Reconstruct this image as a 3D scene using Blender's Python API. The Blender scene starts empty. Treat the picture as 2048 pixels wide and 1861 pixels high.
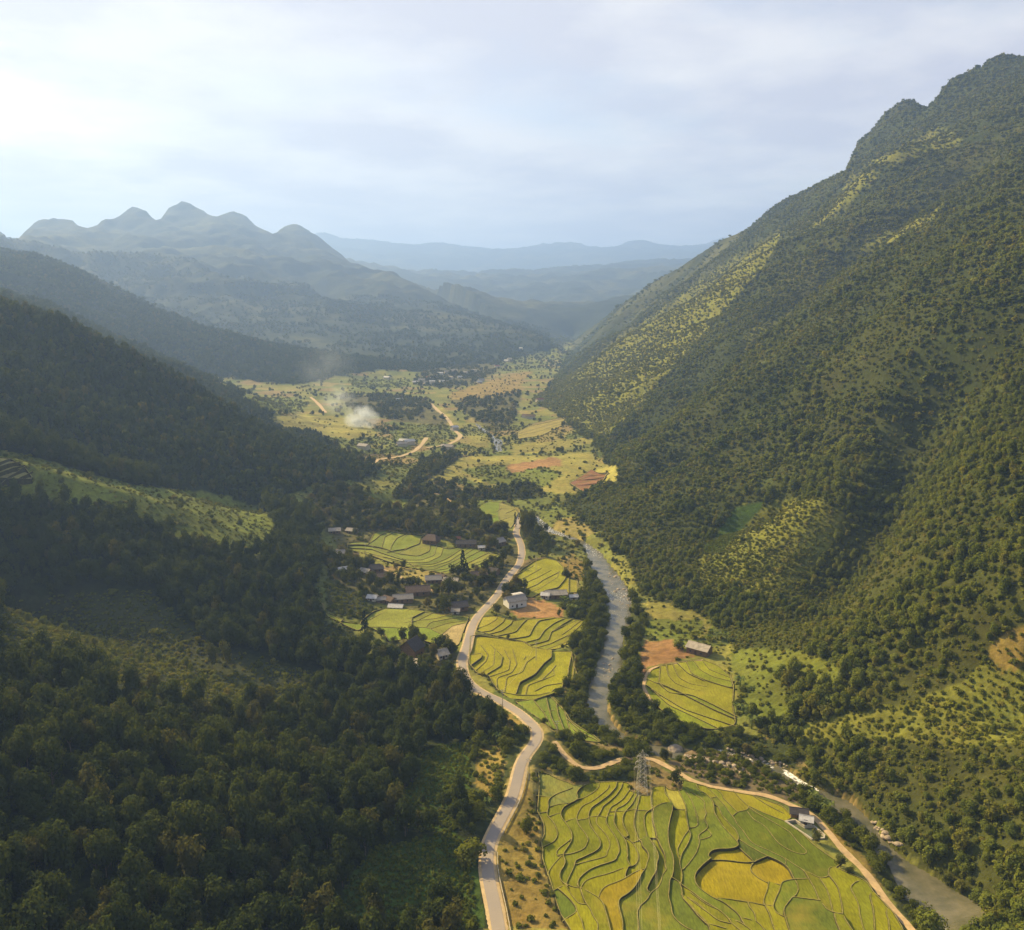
import bpy, math, random
import numpy as np
from mathutils import Vector, Matrix
from mathutils.geometry import tessellate_polygon

random.seed(7); RNG = np.random.default_rng(11)
sc = bpy.context.scene
COL = sc.collection
R = math.radians

# ------------------------------------------------------------------ camera, sky, sun, exposure
CAM_H, PITCH, FPX = 170.0, 11.0, 1700.0
cam = bpy.data.cameras.new('camera'); camo = bpy.data.objects.new('camera', cam); COL.objects.link(camo)
cam.sensor_width = 36; cam.sensor_fit = 'HORIZONTAL'; cam.lens = 36 * FPX / 2048
cam.clip_start = 1; cam.clip_end = 40000
camo.location = (0, 0, CAM_H); camo.rotation_euler = (R(90 - PITCH), 0, 0)
sc.camera = camo
SUN_ELEV, SUN_AZ = 31.0, -50.0          # azimuth from +Y, clockwise (negative = to the left)
sd = Vector((math.sin(R(SUN_AZ)) * math.cos(R(SUN_ELEV)), math.cos(R(SUN_AZ)) * math.cos(R(SUN_ELEV)), math.sin(R(SUN_ELEV))))
sun = bpy.data.lights.new('sun', 'SUN'); suno = bpy.data.objects.new('sun', sun); COL.objects.link(suno)
sun.energy = 5.0; sun.angle = R(0.6); sun.color = (1.0, 0.77, 0.38)
suno.rotation_euler = sd.to_track_quat('Z', 'Y').to_euler(); suno.location = (-300, 200, 500)
sc.view_settings.view_transform = 'Standard'; sc.view_settings.look = 'None'
sc.view_settings.exposure = 1.25; sc.view_settings.gamma = 1.0; sc.view_settings.use_curve_mapping = False
HAZE_DENSITY, HAZE_COLOR, HAZE_G = 1.45e-4, (0.34, 0.53, 1.0), 0.32


class NT:
    def __init__(s, tree): s.t = tree; s.n = tree.nodes; s.l = tree.links
    def new(s, typ, **kw):
        n = s.n.new(typ)
        for k, v in kw.items():
            if k.startswith('i_'): n.inputs[k[2:].replace('_', ' ')].default_value = v
            else: setattr(n, k, v)
        return n
    def link(s, a, b): s.l.new(a, b)
    def math(s, op, a, b=None, clamp=False):
        n = s.n.new('ShaderNodeMath'); n.operation = op; n.use_clamp = clamp
        for i, x in enumerate((a, b)):
            if x is None: continue
            if isinstance(x, (int, float)): n.inputs[i].default_value = x
            else: s.l.new(x, n.inputs[i])
        return n.outputs[0]
    def mix(s, fac, a, b, blend='MIX'):
        n = s.n.new('ShaderNodeMix'); n.data_type = 'RGBA'; n.blend_type = blend
        for i, x in ((0, fac), (6, a), (7, b)):
            if isinstance(x, (int, float)): n.inputs[i].default_value = x
            elif isinstance(x, tuple): n.inputs[i].default_value = (*x[:3], 1)
            else: s.l.new(x, n.inputs[i])
        return n.outputs[2]
    def noise(s, vec, scale, detail=4, rough=.55, out='Fac'):
        n = s.n.new('ShaderNodeTexNoise'); n.inputs['Scale'].default_value = scale
        n.inputs['Detail'].default_value = detail; n.inputs['Roughness'].default_value = rough
        if vec is not None: s.l.new(vec, n.inputs['Vector'])
        return n.outputs[out]
    def ramp(s, fac, stops):
        n = s.n.new('ShaderNodeValToRGB'); e = n.color_ramp.elements
        while len(e) > 1: e.remove(e[-1])
        for i, (p, c) in enumerate(stops):
            x = e[0] if i == 0 else e.new(p)
            x.position = p; x.color = (*c, 1) if len(c) == 3 else c
        s.l.new(fac, n.inputs[0]); return n.outputs[0]
    def maprange(s, v, a, b, c=0., d=1.):
        n = s.n.new('ShaderNodeMapRange'); n.clamp = True
        s.l.new(v, n.inputs[0])
        for i, x in enumerate((a, b, c, d)): n.inputs[i + 1].default_value = x
        return n.outputs[0]


def build_world():
    w = bpy.data.worlds.new('World'); sc.world = w; w.use_nodes = True
    t = NT(w.node_tree); t.n.clear()
    out = t.new('ShaderNodeOutputWorld'); bg = t.new('ShaderNodeBackground')
    sky = t.new('ShaderNodeTexSky', sky_type='NISHITA', sun_disc=False, sun_elevation=R(SUN_ELEV),
                sun_rotation=R(SUN_AZ), air_density=1.2, dust_density=1.2, ozone_density=1.0)
    geo = t.new('ShaderNodeTexCoord'); d = geo.outputs['Generated']
    sep = t.new('ShaderNodeSeparateXYZ'); t.link(d, sep.inputs[0])
    # clouds lie on a flat layer: direction divided by its height
    zz = t.math('MAXIMUM', t.math('ADD', sep.outputs[2], .10), .03)
    px = t.math('DIVIDE', sep.outputs[0], zz); py = t.math('DIVIDE', sep.outputs[1], zz)
    cmb = t.new('ShaderNodeCombineXYZ'); t.link(px, cmb.inputs[0]); t.link(py, cmb.inputs[1])
    cmb.inputs[2].default_value = 3.7
    n1 = t.noise(cmb.outputs[0], .8, 7, .58); n2 = t.noise(cmb.outputs[0], .28, 3, .5)
    cover = t.math('ADD', t.math('MULTIPLY', n1, .6), t.math('MULTIPLY', n2, .55))
    dot = t.new('ShaderNodeVectorMath', operation='DOT_PRODUCT'); t.link(d, dot.inputs[0]); dot.inputs[1].default_value = sd
    ds = dot.outputs['Value']
    toward = t.maprange(ds, -.1, .95)
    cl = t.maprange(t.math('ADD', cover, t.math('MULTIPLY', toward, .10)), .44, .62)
    cl = t.math('MULTIPLY', cl, t.maprange(sep.outputs[2], .30, .85, 1, .45))  # clouds thinned overhead, out of view, to lessen the sky's fill light
    grey = t.mix(toward, (4.5, 4.3, 4.9), (5.0, 4.75, 4.9))
    white = t.mix(toward, (6.7, 6.35, 6.2), (6.5, 6.15, 5.7))
    n3 = t.noise(cmb.outputs[0], 1.3, 6, .6)
    ccol = t.mix(t.maprange(n3, .42, .62), grey, white)
    skyc = t.mix(1.0, sky.outputs[0], (1.08, .93, .90), 'MULTIPLY')
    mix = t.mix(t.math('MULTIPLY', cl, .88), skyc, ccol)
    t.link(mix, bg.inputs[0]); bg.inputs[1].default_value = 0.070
    t.link(bg.outputs[0], out.inputs[0])
build_world()
cy = sc.cycles
cy.use_denoising = True; cy.max_bounces = 5; cy.diffuse_bounces = 2; cy.glossy_bounces = 2; cy.transmission_bounces = 2
cy.transparent_max_bounces = 6; cy.volume_bounces = 1; cy.caustics_reflective = False; cy.caustics_refractive = False

# ------------------------------------------------------------------ helpers
CP, SP = math.cos(R(PITCH)), math.sin(R(PITCH))
TILES = dict(px=(0, 0, 1), t1=(1060, 1540, 5.709), t2=(1380, 1540, 5.709), t3=(1600, 1540, 5.709), t4=(900, 1340, 5.709),
             t5=(1250, 1440, 5.76), t6=(800, 1560, 6.087), r1=(0, 350, 2.818), r2=(600, 350, 2.818), r4=(600, 950, 4.032),
             r5=(900, 1000, 3.664), r7=(0, 1250, 2.016), r8=(1200, 1100, 2.377))


def tp(tile, pts):
    x0, y0, s = TILES[tile]
    return [(x0 + x / s, y0 + y / s) for x, y in pts]


def P(s):  # 'x,y x,y' -> list
    return [tuple(float(a) for a in q.split(',')) for q in s.split()]


def ray(u, v):
    x = (np.asarray(u, float) - 1024) / FPX; up = (930.5 - np.asarray(v, float)) / FPX
    return x, CP + up * SP, -SP + up * CP


def Rd(u, v, Y):  # point seen at pixel u,v at depth Y
    x, f, z = ray(u, v); t = Y / f
    return (float(x * t), float(Y), float(CAM_H + z * t))


def Gz(u, v, z):
    x, f, zz = ray(u, v); t = (z - CAM_H) / zz
    return (float(x * t), float(f * t), float(z))


def proj(X, Y, Z):
    d = np.maximum(Y * CP - (Z - CAM_H) * SP, 1e-3); up = Y * SP + (Z - CAM_H) * CP
    return 1024 + FPX * X / d, 930.5 - FPX * up / d, d


def hash2(ix, iy, seed):
    h = (ix.astype(np.int64) * 374761393 + iy.astype(np.int64) * 668265263 + seed * 144664) & 0xffffffff
    h = ((h ^ (h >> 13)) * 1274126177) & 0xffffffff
    return ((h ^ (h >> 16)) & 0xffff) / 65535.0


def vnoise(x, y, seed=0):
    x = np.asarray(x, float); y = np.asarray(y, float)
    ix = np.floor(x); iy = np.floor(y); fx = x - ix; fy = y - iy
    fx = fx * fx * fx * (fx * (fx * 6 - 15) + 10); fy = fy * fy * fy * (fy * (fy * 6 - 15) + 10)
    a = hash2(ix, iy, seed); b = hash2(ix + 1, iy, seed); c = hash2(ix, iy + 1, seed); d = hash2(ix + 1, iy + 1, seed)
    return (a * (1 - fx) + b * fx) * (1 - fy) + (c * (1 - fx) + d * fx) * fy


def fbm(x, y, seed=0, oct=4, gain=.5):
    s = 0; a = 1; tot = 0
    for o in range(oct):
        s = s + a * (vnoise(x, y, seed + o * 17) - .5) * 2; tot += a; a *= gain; x = x * 2.03 + 5.2; y = y * 2.03 + 1.7
    return s / tot


def inpoly(x, y, poly):
    x = np.asarray(x, float); y = np.asarray(y, float); r = np.zeros(x.shape, bool); n = len(poly)
    for i in range(n):
        x1, y1 = poly[i][:2]; x2, y2 = poly[(i + 1) % n][:2]
        if y1 == y2: continue
        c = ((y1 > y) != (y2 > y)) & (x < (x2 - x1) * (y - y1) / (y2 - y1) + x1)
        r ^= c
    return r


def resample(pts, step, closed=False):
    p = np.array(pts, float)
    if closed: p = np.vstack([p, p[:1]])
    d = np.r_[0, np.cumsum(np.linalg.norm(np.diff(p[:, :2], axis=0), axis=1))]
    n = max(2, int(math.ceil(d[-1] / step)) + 1); s = np.linspace(0, d[-1], n)
    q = np.stack([np.interp(s, d, p[:, k]) for k in range(p.shape[1])], 1)
    return q[:-1] if closed else q


def smooth(q, it, closed=False):
    q = q.copy()
    for _ in range(it):
        if closed: q = (np.roll(q, 1, 0) + 2 * q + np.roll(q, -1, 0)) / 4
        else: q[1:-1] = (q[:-2] + 2 * q[1:-1] + q[2:]) / 4
    return q


def tag(o, label=None, cat=None, group=None, kind=None):
    if label: o['label'] = label
    if cat: o['category'] = cat
    if group: o['group'] = group
    if kind: o['kind'] = kind
    return o


def mesh_np(name, verts, faces, mats=(), midx=None, smooth_=False):
    me = bpy.data.meshes.new(name)
    verts = np.asarray(verts, np.float32); faces = np.asarray(faces, np.int32)
    k = faces.shape[1]; nf = len(faces)
    me.vertices.add(len(verts)); me.vertices.foreach_set('co', verts.ravel())
    me.loops.add(nf * k); me.loops.foreach_set('vertex_index', faces.ravel())
    me.polygons.add(nf); me.polygons.foreach_set('loop_start', np.arange(0, nf * k, k, dtype=np.int32))
    me.polygons.foreach_set('loop_total', np.full(nf, k, np.int32))
    for m in mats: me.materials.append(m)
    if midx is not None: me.polygons.foreach_set('material_index', np.asarray(midx, np.int32))
    me.polygons.foreach_set('use_smooth', np.full(nf, bool(smooth_)))
    me.update(calc_edges=True)
    return me


def link(name, me, parent=None, loc=None, rz=None):
    o = bpy.data.objects.new(name, me); COL.objects.link(o)
    if parent: o.parent = parent
    if loc is not None: o.location = loc
    if rz is not None: o.rotation_euler = (0, 0, rz)
    return o


class MB:
    """collects boxes, tubes and polygons into one mesh"""
    def __init__(s): s.v = []; s.f = []; s.m = []
    def add(s, vs, fs, m=0):
        b = len(s.v); s.v += [tuple(v) for v in vs]; s.f += [tuple(b + i for i in f) for f in fs]; s.m += [m] * len(fs)
    def box(s, c, size, rz=0, m=0):
        cx, cy_, cz = c; a, b, h = (q / 2 for q in size); co, si = math.cos(rz), math.sin(rz); vs = []
        for z in (-h, h):
            for x, y in ((-a, -b), (a, -b), (a, b), (-a, b)):
                vs.append((cx + x * co - y * si, cy_ + x * si + y * co, cz + z))
        s.add(vs, [(3, 2, 1, 0), (4, 5, 6, 7), (0, 1, 5, 4), (1, 2, 6, 5), (2, 3, 7, 6), (3, 0, 4, 7)], m)
    def bar(s, p, q, r, n=4, m=0, r2=None):
        p = Vector(p); q = Vector(q); d = (q - p).normalized(); r2 = r if r2 is None else r2
        u = d.orthogonal().normalized(); w = d.cross(u); vs = []
        for c, rr in ((p, r), (q, r2)):
            for i in range(n):
                a = 2 * math.pi * i / n; vs.append(c + u * math.cos(a) * rr + w * math.sin(a) * rr)
        s.add(vs, [(i, (i + 1) % n, n + (i + 1) % n, n + i) for i in range(n)] + [tuple(range(n))[::-1], tuple(range(n, 2 * n))], m)
    def mesh(s, name, mats):
        me = bpy.data.meshes.new(name); me.from_pydata(s.v, [], s.f)
        for m in mats: me.materials.append(m)
        me.polygons.foreach_set('material_index', s.m); me.update(); return me
    def build(s, name, mats, parent=None, loc=None, rz=None):
        return link(name, s.mesh(name, mats if isinstance(mats, (list, tuple)) else [mats]), parent, loc, rz)


def empty(name, loc, rz=0):
    o = bpy.data.objects.new(name, None); COL.objects.link(o); o.location = loc; o.rotation_euler = (0, 0, rz)
    o.empty_display_size = .5; return o


# ------------------------------------------------------------------ materials
def mat(name, color, rough=.8, noise=0.0, nscale=1.0, dark=None, bump=0.0, spec=.2, bscale=None):
    m = bpy.data.materials.new(name); m.use_nodes = True; t = NT(m.node_tree)
    b = t.n['Principled BSDF']; b.inputs['Roughness'].default_value = rough; b.inputs['Specular IOR Level'].default_value = spec
    geo = t.new('ShaderNodeNewGeometry'); pos = geo.outputs['Position']
    c = color
    if noise:
        f = t.maprange(t.noise(pos, nscale, 5, .6), .3, .7)
        c = t.mix(f, dark or tuple(x * (1 - noise) for x in color), color)
        t.link(c, b.inputs['Base Color'])
    else: b.inputs['Base Color'].default_value = (*color, 1)
    if bump:
        bn = t.new('ShaderNodeBump'); bn.inputs['Strength'].default_value = bump; bn.inputs['Distance'].default_value = .3
        t.link(t.noise(pos, bscale or nscale * 3, 4, .6), bn.inputs['Height']); t.link(bn.outputs[0], b.inputs['Normal'])
    return m


def foliage_mat(name, lo, hi, accent=None, transl=.28):
    m = bpy.data.materials.new(name); m.use_nodes = True; t = NT(m.node_tree); t.n.clear()
    out = t.new('ShaderNodeOutputMaterial')
    oi = t.new('ShaderNodeObjectInfo'); geo = t.new('ShaderNodeNewGeometry')
    big = t.maprange(t.noise(oi.outputs['Location'], .011, 3, .6), .36, .64)
    small = t.maprange(t.noise(geo.outputs['Position'], .9, 2, .5), .3, .7)
    f = t.math('ADD', t.math('MULTIPLY', oi.outputs['Random'], .45), t.math('MULTIPLY', big, .4))
    f = t.math('ADD', f, t.math('MULTIPLY', small, .2))
    c = t.mix(f, lo, hi)
    if accent:
        a = t.math('GREATER_THAN', oi.outputs['Random'], .90)
        c = t.mix(t.math('MULTIPLY', a, .6), c, accent)
    d = t.new('ShaderNodeBsdfDiffuse'); tr = t.new('ShaderNodeBsdfTranslucent'); mx = t.new('ShaderNodeMixShader')
    t.link(c, d.inputs[0]); t.link(t.mix(1.0, c, (1.5, 1.35, .5), 'MULTIPLY'), tr.inputs[0]); mx.inputs[0].default_value = transl
    t.link(d.outputs[0], mx.inputs[1]); t.link(tr.outputs[0], mx.inputs[2]); t.link(mx.outputs[0], out.inputs[0])
    return m


def ground_mat():
    m = bpy.data.materials.new('ground_cover'); m.use_nodes = True; t = NT(m.node_tree); b = t.n['Principled BSDF']
    at = t.new('ShaderNodeAttribute', attribute_name='cover'); geo = t.new('ShaderNodeNewGeometry'); pos = geo.outputs['Position']
    n1 = t.maprange(t.noise(pos, .035, 6, .62), .3, .7, .72, 1.25); n2 = t.maprange(t.noise(pos, .3, 5, .65), .28, .72, .62, 1.35)
    c = t.mix(1.0, at.outputs[0], t.mix(1.0, n1, n2, 'MULTIPLY'), 'MULTIPLY')
    hue = t.noise(pos, .06, 4, .6, 'Color')
    c = t.mix(.12, c, t.mix(1.0, c, t.mix(1.0, hue, (2.2, 2.0, 1.6), 'MULTIPLY'), 'MULTIPLY'))
    t.link(c, b.inputs['Base Color']); b.inputs['Roughness'].default_value = .95; b.inputs['Specular IOR Level'].default_value = .05
    bn = t.new('ShaderNodeBump'); bn.inputs['Strength'].default_value = .55; bn.inputs['Distance'].default_value = 1.2
    t.link(t.noise(pos, .55, 5, .65), bn.inputs['Height']); t.link(bn.outputs[0], b.inputs['Normal'])
    return m


def paddy_mat():
    m = bpy.data.materials.new('rice_crop'); m.use_nodes = True; t = NT(m.node_tree); b = t.n['Principled BSDF']
    oi = t.new('ShaderNodeObjectInfo'); geo = t.new('ShaderNodeNewGeometry'); pos = geo.outputs['Position']
    mp = t.new('ShaderNodeMapping'); mp.inputs['Scale'].default_value = (1, .22, 1); mp.inputs['Rotation'].default_value = (0, 0, .5)
    t.link(pos, mp.inputs[0])
    n1 = t.maprange(t.noise(pos, .12, 5, .6), .3, .7, .78, 1.22); n2 = t.maprange(t.noise(mp.outputs[0], 2.2, 4, .6), .3, .7, .72, 1.22)
    c = t.mix(1.0, oi.outputs['Color'], t.mix(1.0, n1, n2, 'MULTIPLY'), 'MULTIPLY')
    dry = t.maprange(t.noise(pos, .07, 4, .6), .54, .72)
    c = t.mix(t.math('MULTIPLY', dry, .45), c, (.30, .23, .035))
    t.link(c, b.inputs['Base Color']); b.inputs['Roughness'].default_value = .9; b.inputs['Specular IOR Level'].default_value = .08
    bn = t.new('ShaderNodeBump'); bn.inputs['Strength'].default_value = .5; bn.inputs['Distance'].default_value = .35
    t.link(t.noise(pos, 3.0, 3, .6), bn.inputs['Height']); t.link(bn.outputs[0], b.inputs['Normal'])
    return m


M = {}
M['ground'] = ground_mat(); M['paddy'] = paddy_mat()
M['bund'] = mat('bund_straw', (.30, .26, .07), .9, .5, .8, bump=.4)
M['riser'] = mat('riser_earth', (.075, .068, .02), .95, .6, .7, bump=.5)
M['forest_leaf'] = foliage_mat('forest_foliage', (.027, .042, .011), (.082, .100, .021), (.10, .09, .026))
M['wood_leaf'] = foliage_mat('slope_foliage', (.052, .078, .014), (.172, .190, .030), (.18, .165, .03))
M['bank_leaf'] = foliage_mat('riverbank_foliage', (.038, .058, .009), (.135, .145, .018))
M['village_leaf'] = foliage_mat('village_foliage', (.032, .047, .011), (.110, .115, .022), (.15, .12, .04))
M['scrub_leaf'] = foliage_mat('scrub_foliage', (.070, .088, .014), (.185, .190, .026), (.20, .17, .04))
M['crop_leaf'] = foliage_mat('crop_foliage', (.065, .090, .012), (.165, .18, .018))
M['banana_leaf'] = foliage_mat('banana_foliage', (.09, .13, .03), (.17, .20, .05), None, .35)
M['conifer_leaf'] = foliage_mat('conifer_foliage', (.018, .028, .012), (.035, .048, .018))
M['bark'] = mat('bark', (.16, .12, .075), .95, .5, 2.)
M['asphalt'] = mat('worn_asphalt', (.32, .27, .21), .85, .42, .055, (.235, .21, .19), bump=.15)
M['shoulder'] = mat('road_shoulder', (.52, .39, .21), .95, .35, .5)
M['dirt'] = mat('dirt_track', (.52, .37, .19), .95, .35, .6, bump=.2)
M['concrete'] = mat('pale_concrete', (.45, .40, .30), .85, .25, .8)
M['steel'] = mat('galvanised_steel', (.42, .40, .37), .5, .2, 3., spec=.5)
M['cable'] = mat('cable', (.45, .40, .22), .5)
M['rock'] = mat('river_rock', (.42, .34, .24), .9, .5, .9, bump=.6)
M['plaster'] = mat('plaster', (.62, .54, .40), .9, .25, .6)
M['timber'] = mat('timber_wall', (.24, .155, .085), .9, .4, 1.5)
M['whitewash'] = mat('whitewash', (.74, .72, .66), .85, .15, .8)
M['door'] = mat('door_wood', (.10, .065, .04), .8)
M['glass'] = mat('window_glass', (.05, .06, .07), .2, spec=.5)
ROOFS = dict(brown=mat('roof_brown_tile', (.15, .105, .075), .9, .4, 1.2, bump=.4), dark=mat('roof_dark_tile', (.085, .075, .07), .9, .4, 1.2, bump=.4),
             grey=mat('roof_grey_sheet', (.30, .27, .23), .7, .3, .9, bump=.2), pale=mat('roof_pale_sheet', (.46, .40, .31), .7, .45, .6),
             white=mat('roof_white_sheet', (.62, .59, .54), .6, .4, .7), red=mat('roof_red_tile', (.30, .12, .07), .9, .35, 1.2))


def water_mat():
    m = bpy.data.materials.new('river_water'); m.use_nodes = True; t = NT(m.node_tree); b = t.n['Principled BSDF']
    geo = t.new('ShaderNodeNewGeometry'); pos = geo.outputs['Position']; at = t.new('ShaderNodeAttribute', attribute_name='foam')
    n = t.noise(pos, .16, 5, .65); c = t.mix(t.maprange(n, .35, .65), (.080, .080, .044), (.15, .135, .085))
    fo = t.maprange(t.math('ADD', t.noise(pos, .9, 5, .7), t.math('MULTIPLY', at.outputs['Fac'], .34)), .72, .86)
    c = t.mix(fo, c, (.8, .78, .72)); t.link(c, b.inputs['Base Color'])
    t.link(t.maprange(fo, 0, 1, .16, .8), b.inputs['Roughness']); b.inputs['IOR'].default_value = 1.33; b.inputs['Specular IOR Level'].default_value = .5
    bn = t.new('ShaderNodeBump'); bn.inputs['Strength'].default_value = .35; bn.inputs['Distance'].default_value = .5
    t.link(t.noise(pos, .7, 4, .65), bn.inputs['Height']); t.link(bn.outputs[0], b.inputs['Normal'])
    return m
M['water'] = water_mat()
M['pond'] = mat('pond_water', (.11, .13, .05), .12, .2, .3, spec=.5)

# ------------------------------------------------------------------ traced lines of the valley (pixels of the photograph)
ROAD = tp('t6', P('1240,2150 1215,1950 1200,1832 1180,1700 1155,1560 1120,1400 1085,1250 1065,1100 1055,960 1065,850 1100,720 1155,620 1230,480 1310,340 1380,200')) + \
    tp('t4', P('750,1330 785,1180 800,1100 830,1020 900,920 970,850 1010,770 1000,700 960,640 880,560 780,490 680,430 570,350 470,310 340,250 240,180')) + \
    [(928, 1352)] + tp('r4', P('1300,1500 1340,1400 1370,1280 1400,1190 1450,1120 1520,1050 1600,960 1640,880 1700,800 1770,720 1790,640 1785,570 1765,520 1740,470')) + [(1036, 1050), (1030, 1025)]
ROAD_FAR1 = P('735,932 757,921 800,914 830,903 845,888 853,876')
ROAD_FAR2 = P('853,896 895,891 915,881 922,872 910,862 900,845 890,832 876,822 862,808')
TRACK_FIELD = tp('t4', P('1190,820 1240,880 1290,960 1370,1030 1450,1100 1550,1130 1680,1125 1800,1085 1900,1040 1998,1010')) + \
    tp('t5', P('230,450 330,460 430,510 560,580 680,650 780,710 920,760 1080,790 1260,825 1450,845 1600,865 1750,910 1880,970')) + \
    tp('t3', P('90,490 200,570 260,650 340,730 440,860 560,990 680,1100 780,1210 870,1340 960,1470 1060,1600 1180,1740 1270,1850 1370,1980'))
TRACK_VILLAGE = tp('r4', P('290,600 400,650 520,700 640,750 760,800 860,850 960,890 1080,940'))
TRACK_UP = tp('r4', P('1060,150 1140,160 1220,220 1270,260 1300,300 1330,340'))
TRACK_HILL1 = P('621,795 630,802 640,812 651,826')
TRACK_HILL2 = P('412,750 430,757 440,768 452,778 475,784 510,790')
TRACK_BANK = tp('r8', P('490,525 420,530 320,545 240,565 215,610 208,660 235,710 280,755'))
WEST = tp('r5', P('620,110 640,170 700,230 860,275 960,310 1000,370 1020,450 1060,520 1100,590 1110,650 1130,700 1160,780 1170,870 1140,950 1120,1050 1100,1150 1040,1280 1020,1380 1005,1480 1040,1560 1080,1640 1180,1700')) + \
    tp('t5', P('150,290 300,360 430,430 560,440 670,425 690,370 700,330 800,333 1000,335 1200,385 1400,445 1550,490 1700,570 1800,630 1900,700')) + \
    tp('t3', P('0,190 130,250 230,315 300,375 420,460 560,530 690,600 680,700 760,790 850,870 850,950 960,1010 1050,1090 1030,1150 1080,1220 1150,1350 1200,1450 1300,1540 1450,1640 1530,1740 1600,1850 1720,2000'))
EAST = tp('r5', P('640,105 700,160 760,210 860,245 980,290 1060,340 1110,370 1170,460 1240,540 1300,620 1340,690 1330,760 1320,830 1310,930 1260,1020 1260,1120 1260,1220 1180,1340 1160,1430 1160,1530 1190,1620 1260,1690')) + \
    tp('t5', P('100,190 250,240 400,265 600,285 720,295 800,300 1000,297 1100,300 1250,350 1450,400 1600,440 1750,490 1850,535')) + \
    tp('t3', P('0,70 100,130 230,190 400,250 560,310 680,380 740,480 820,560 900,650 950,750 1050,850 1150,940 1250,1030 1400,1110 1550,1170 1650,1280 1750,1360 1880,1460 2000,1560 2200,1700'))
RIVER_FAR = [tp('r2', P('985,1405 1010,1435 1050,1460 1075,1470 1095,1520 1100,1560')), tp('r2', P('1000,1405 1030,1430 1070,1455 1100,1485 1140,1500 1140,1560'))]

# ------------------------------------------------------------------ terrain: heights solved between traced ridges and valley lines
TH0, TH1, NTH = -52.0, 52.0, 417
LR0, LR1 = math.log(95.0), math.log(17000.0)
NR = 1177
th = np.radians(np.linspace(TH0, TH1, NTH)); lr = np.linspace(LR0, LR1, NR)
TT, LL = np.meshgrid(th, lr, indexing='ij'); RR = np.exp(LL)
GX, GY = RR * np.sin(TT), RR * np.cos(TT)


CREST = []


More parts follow.
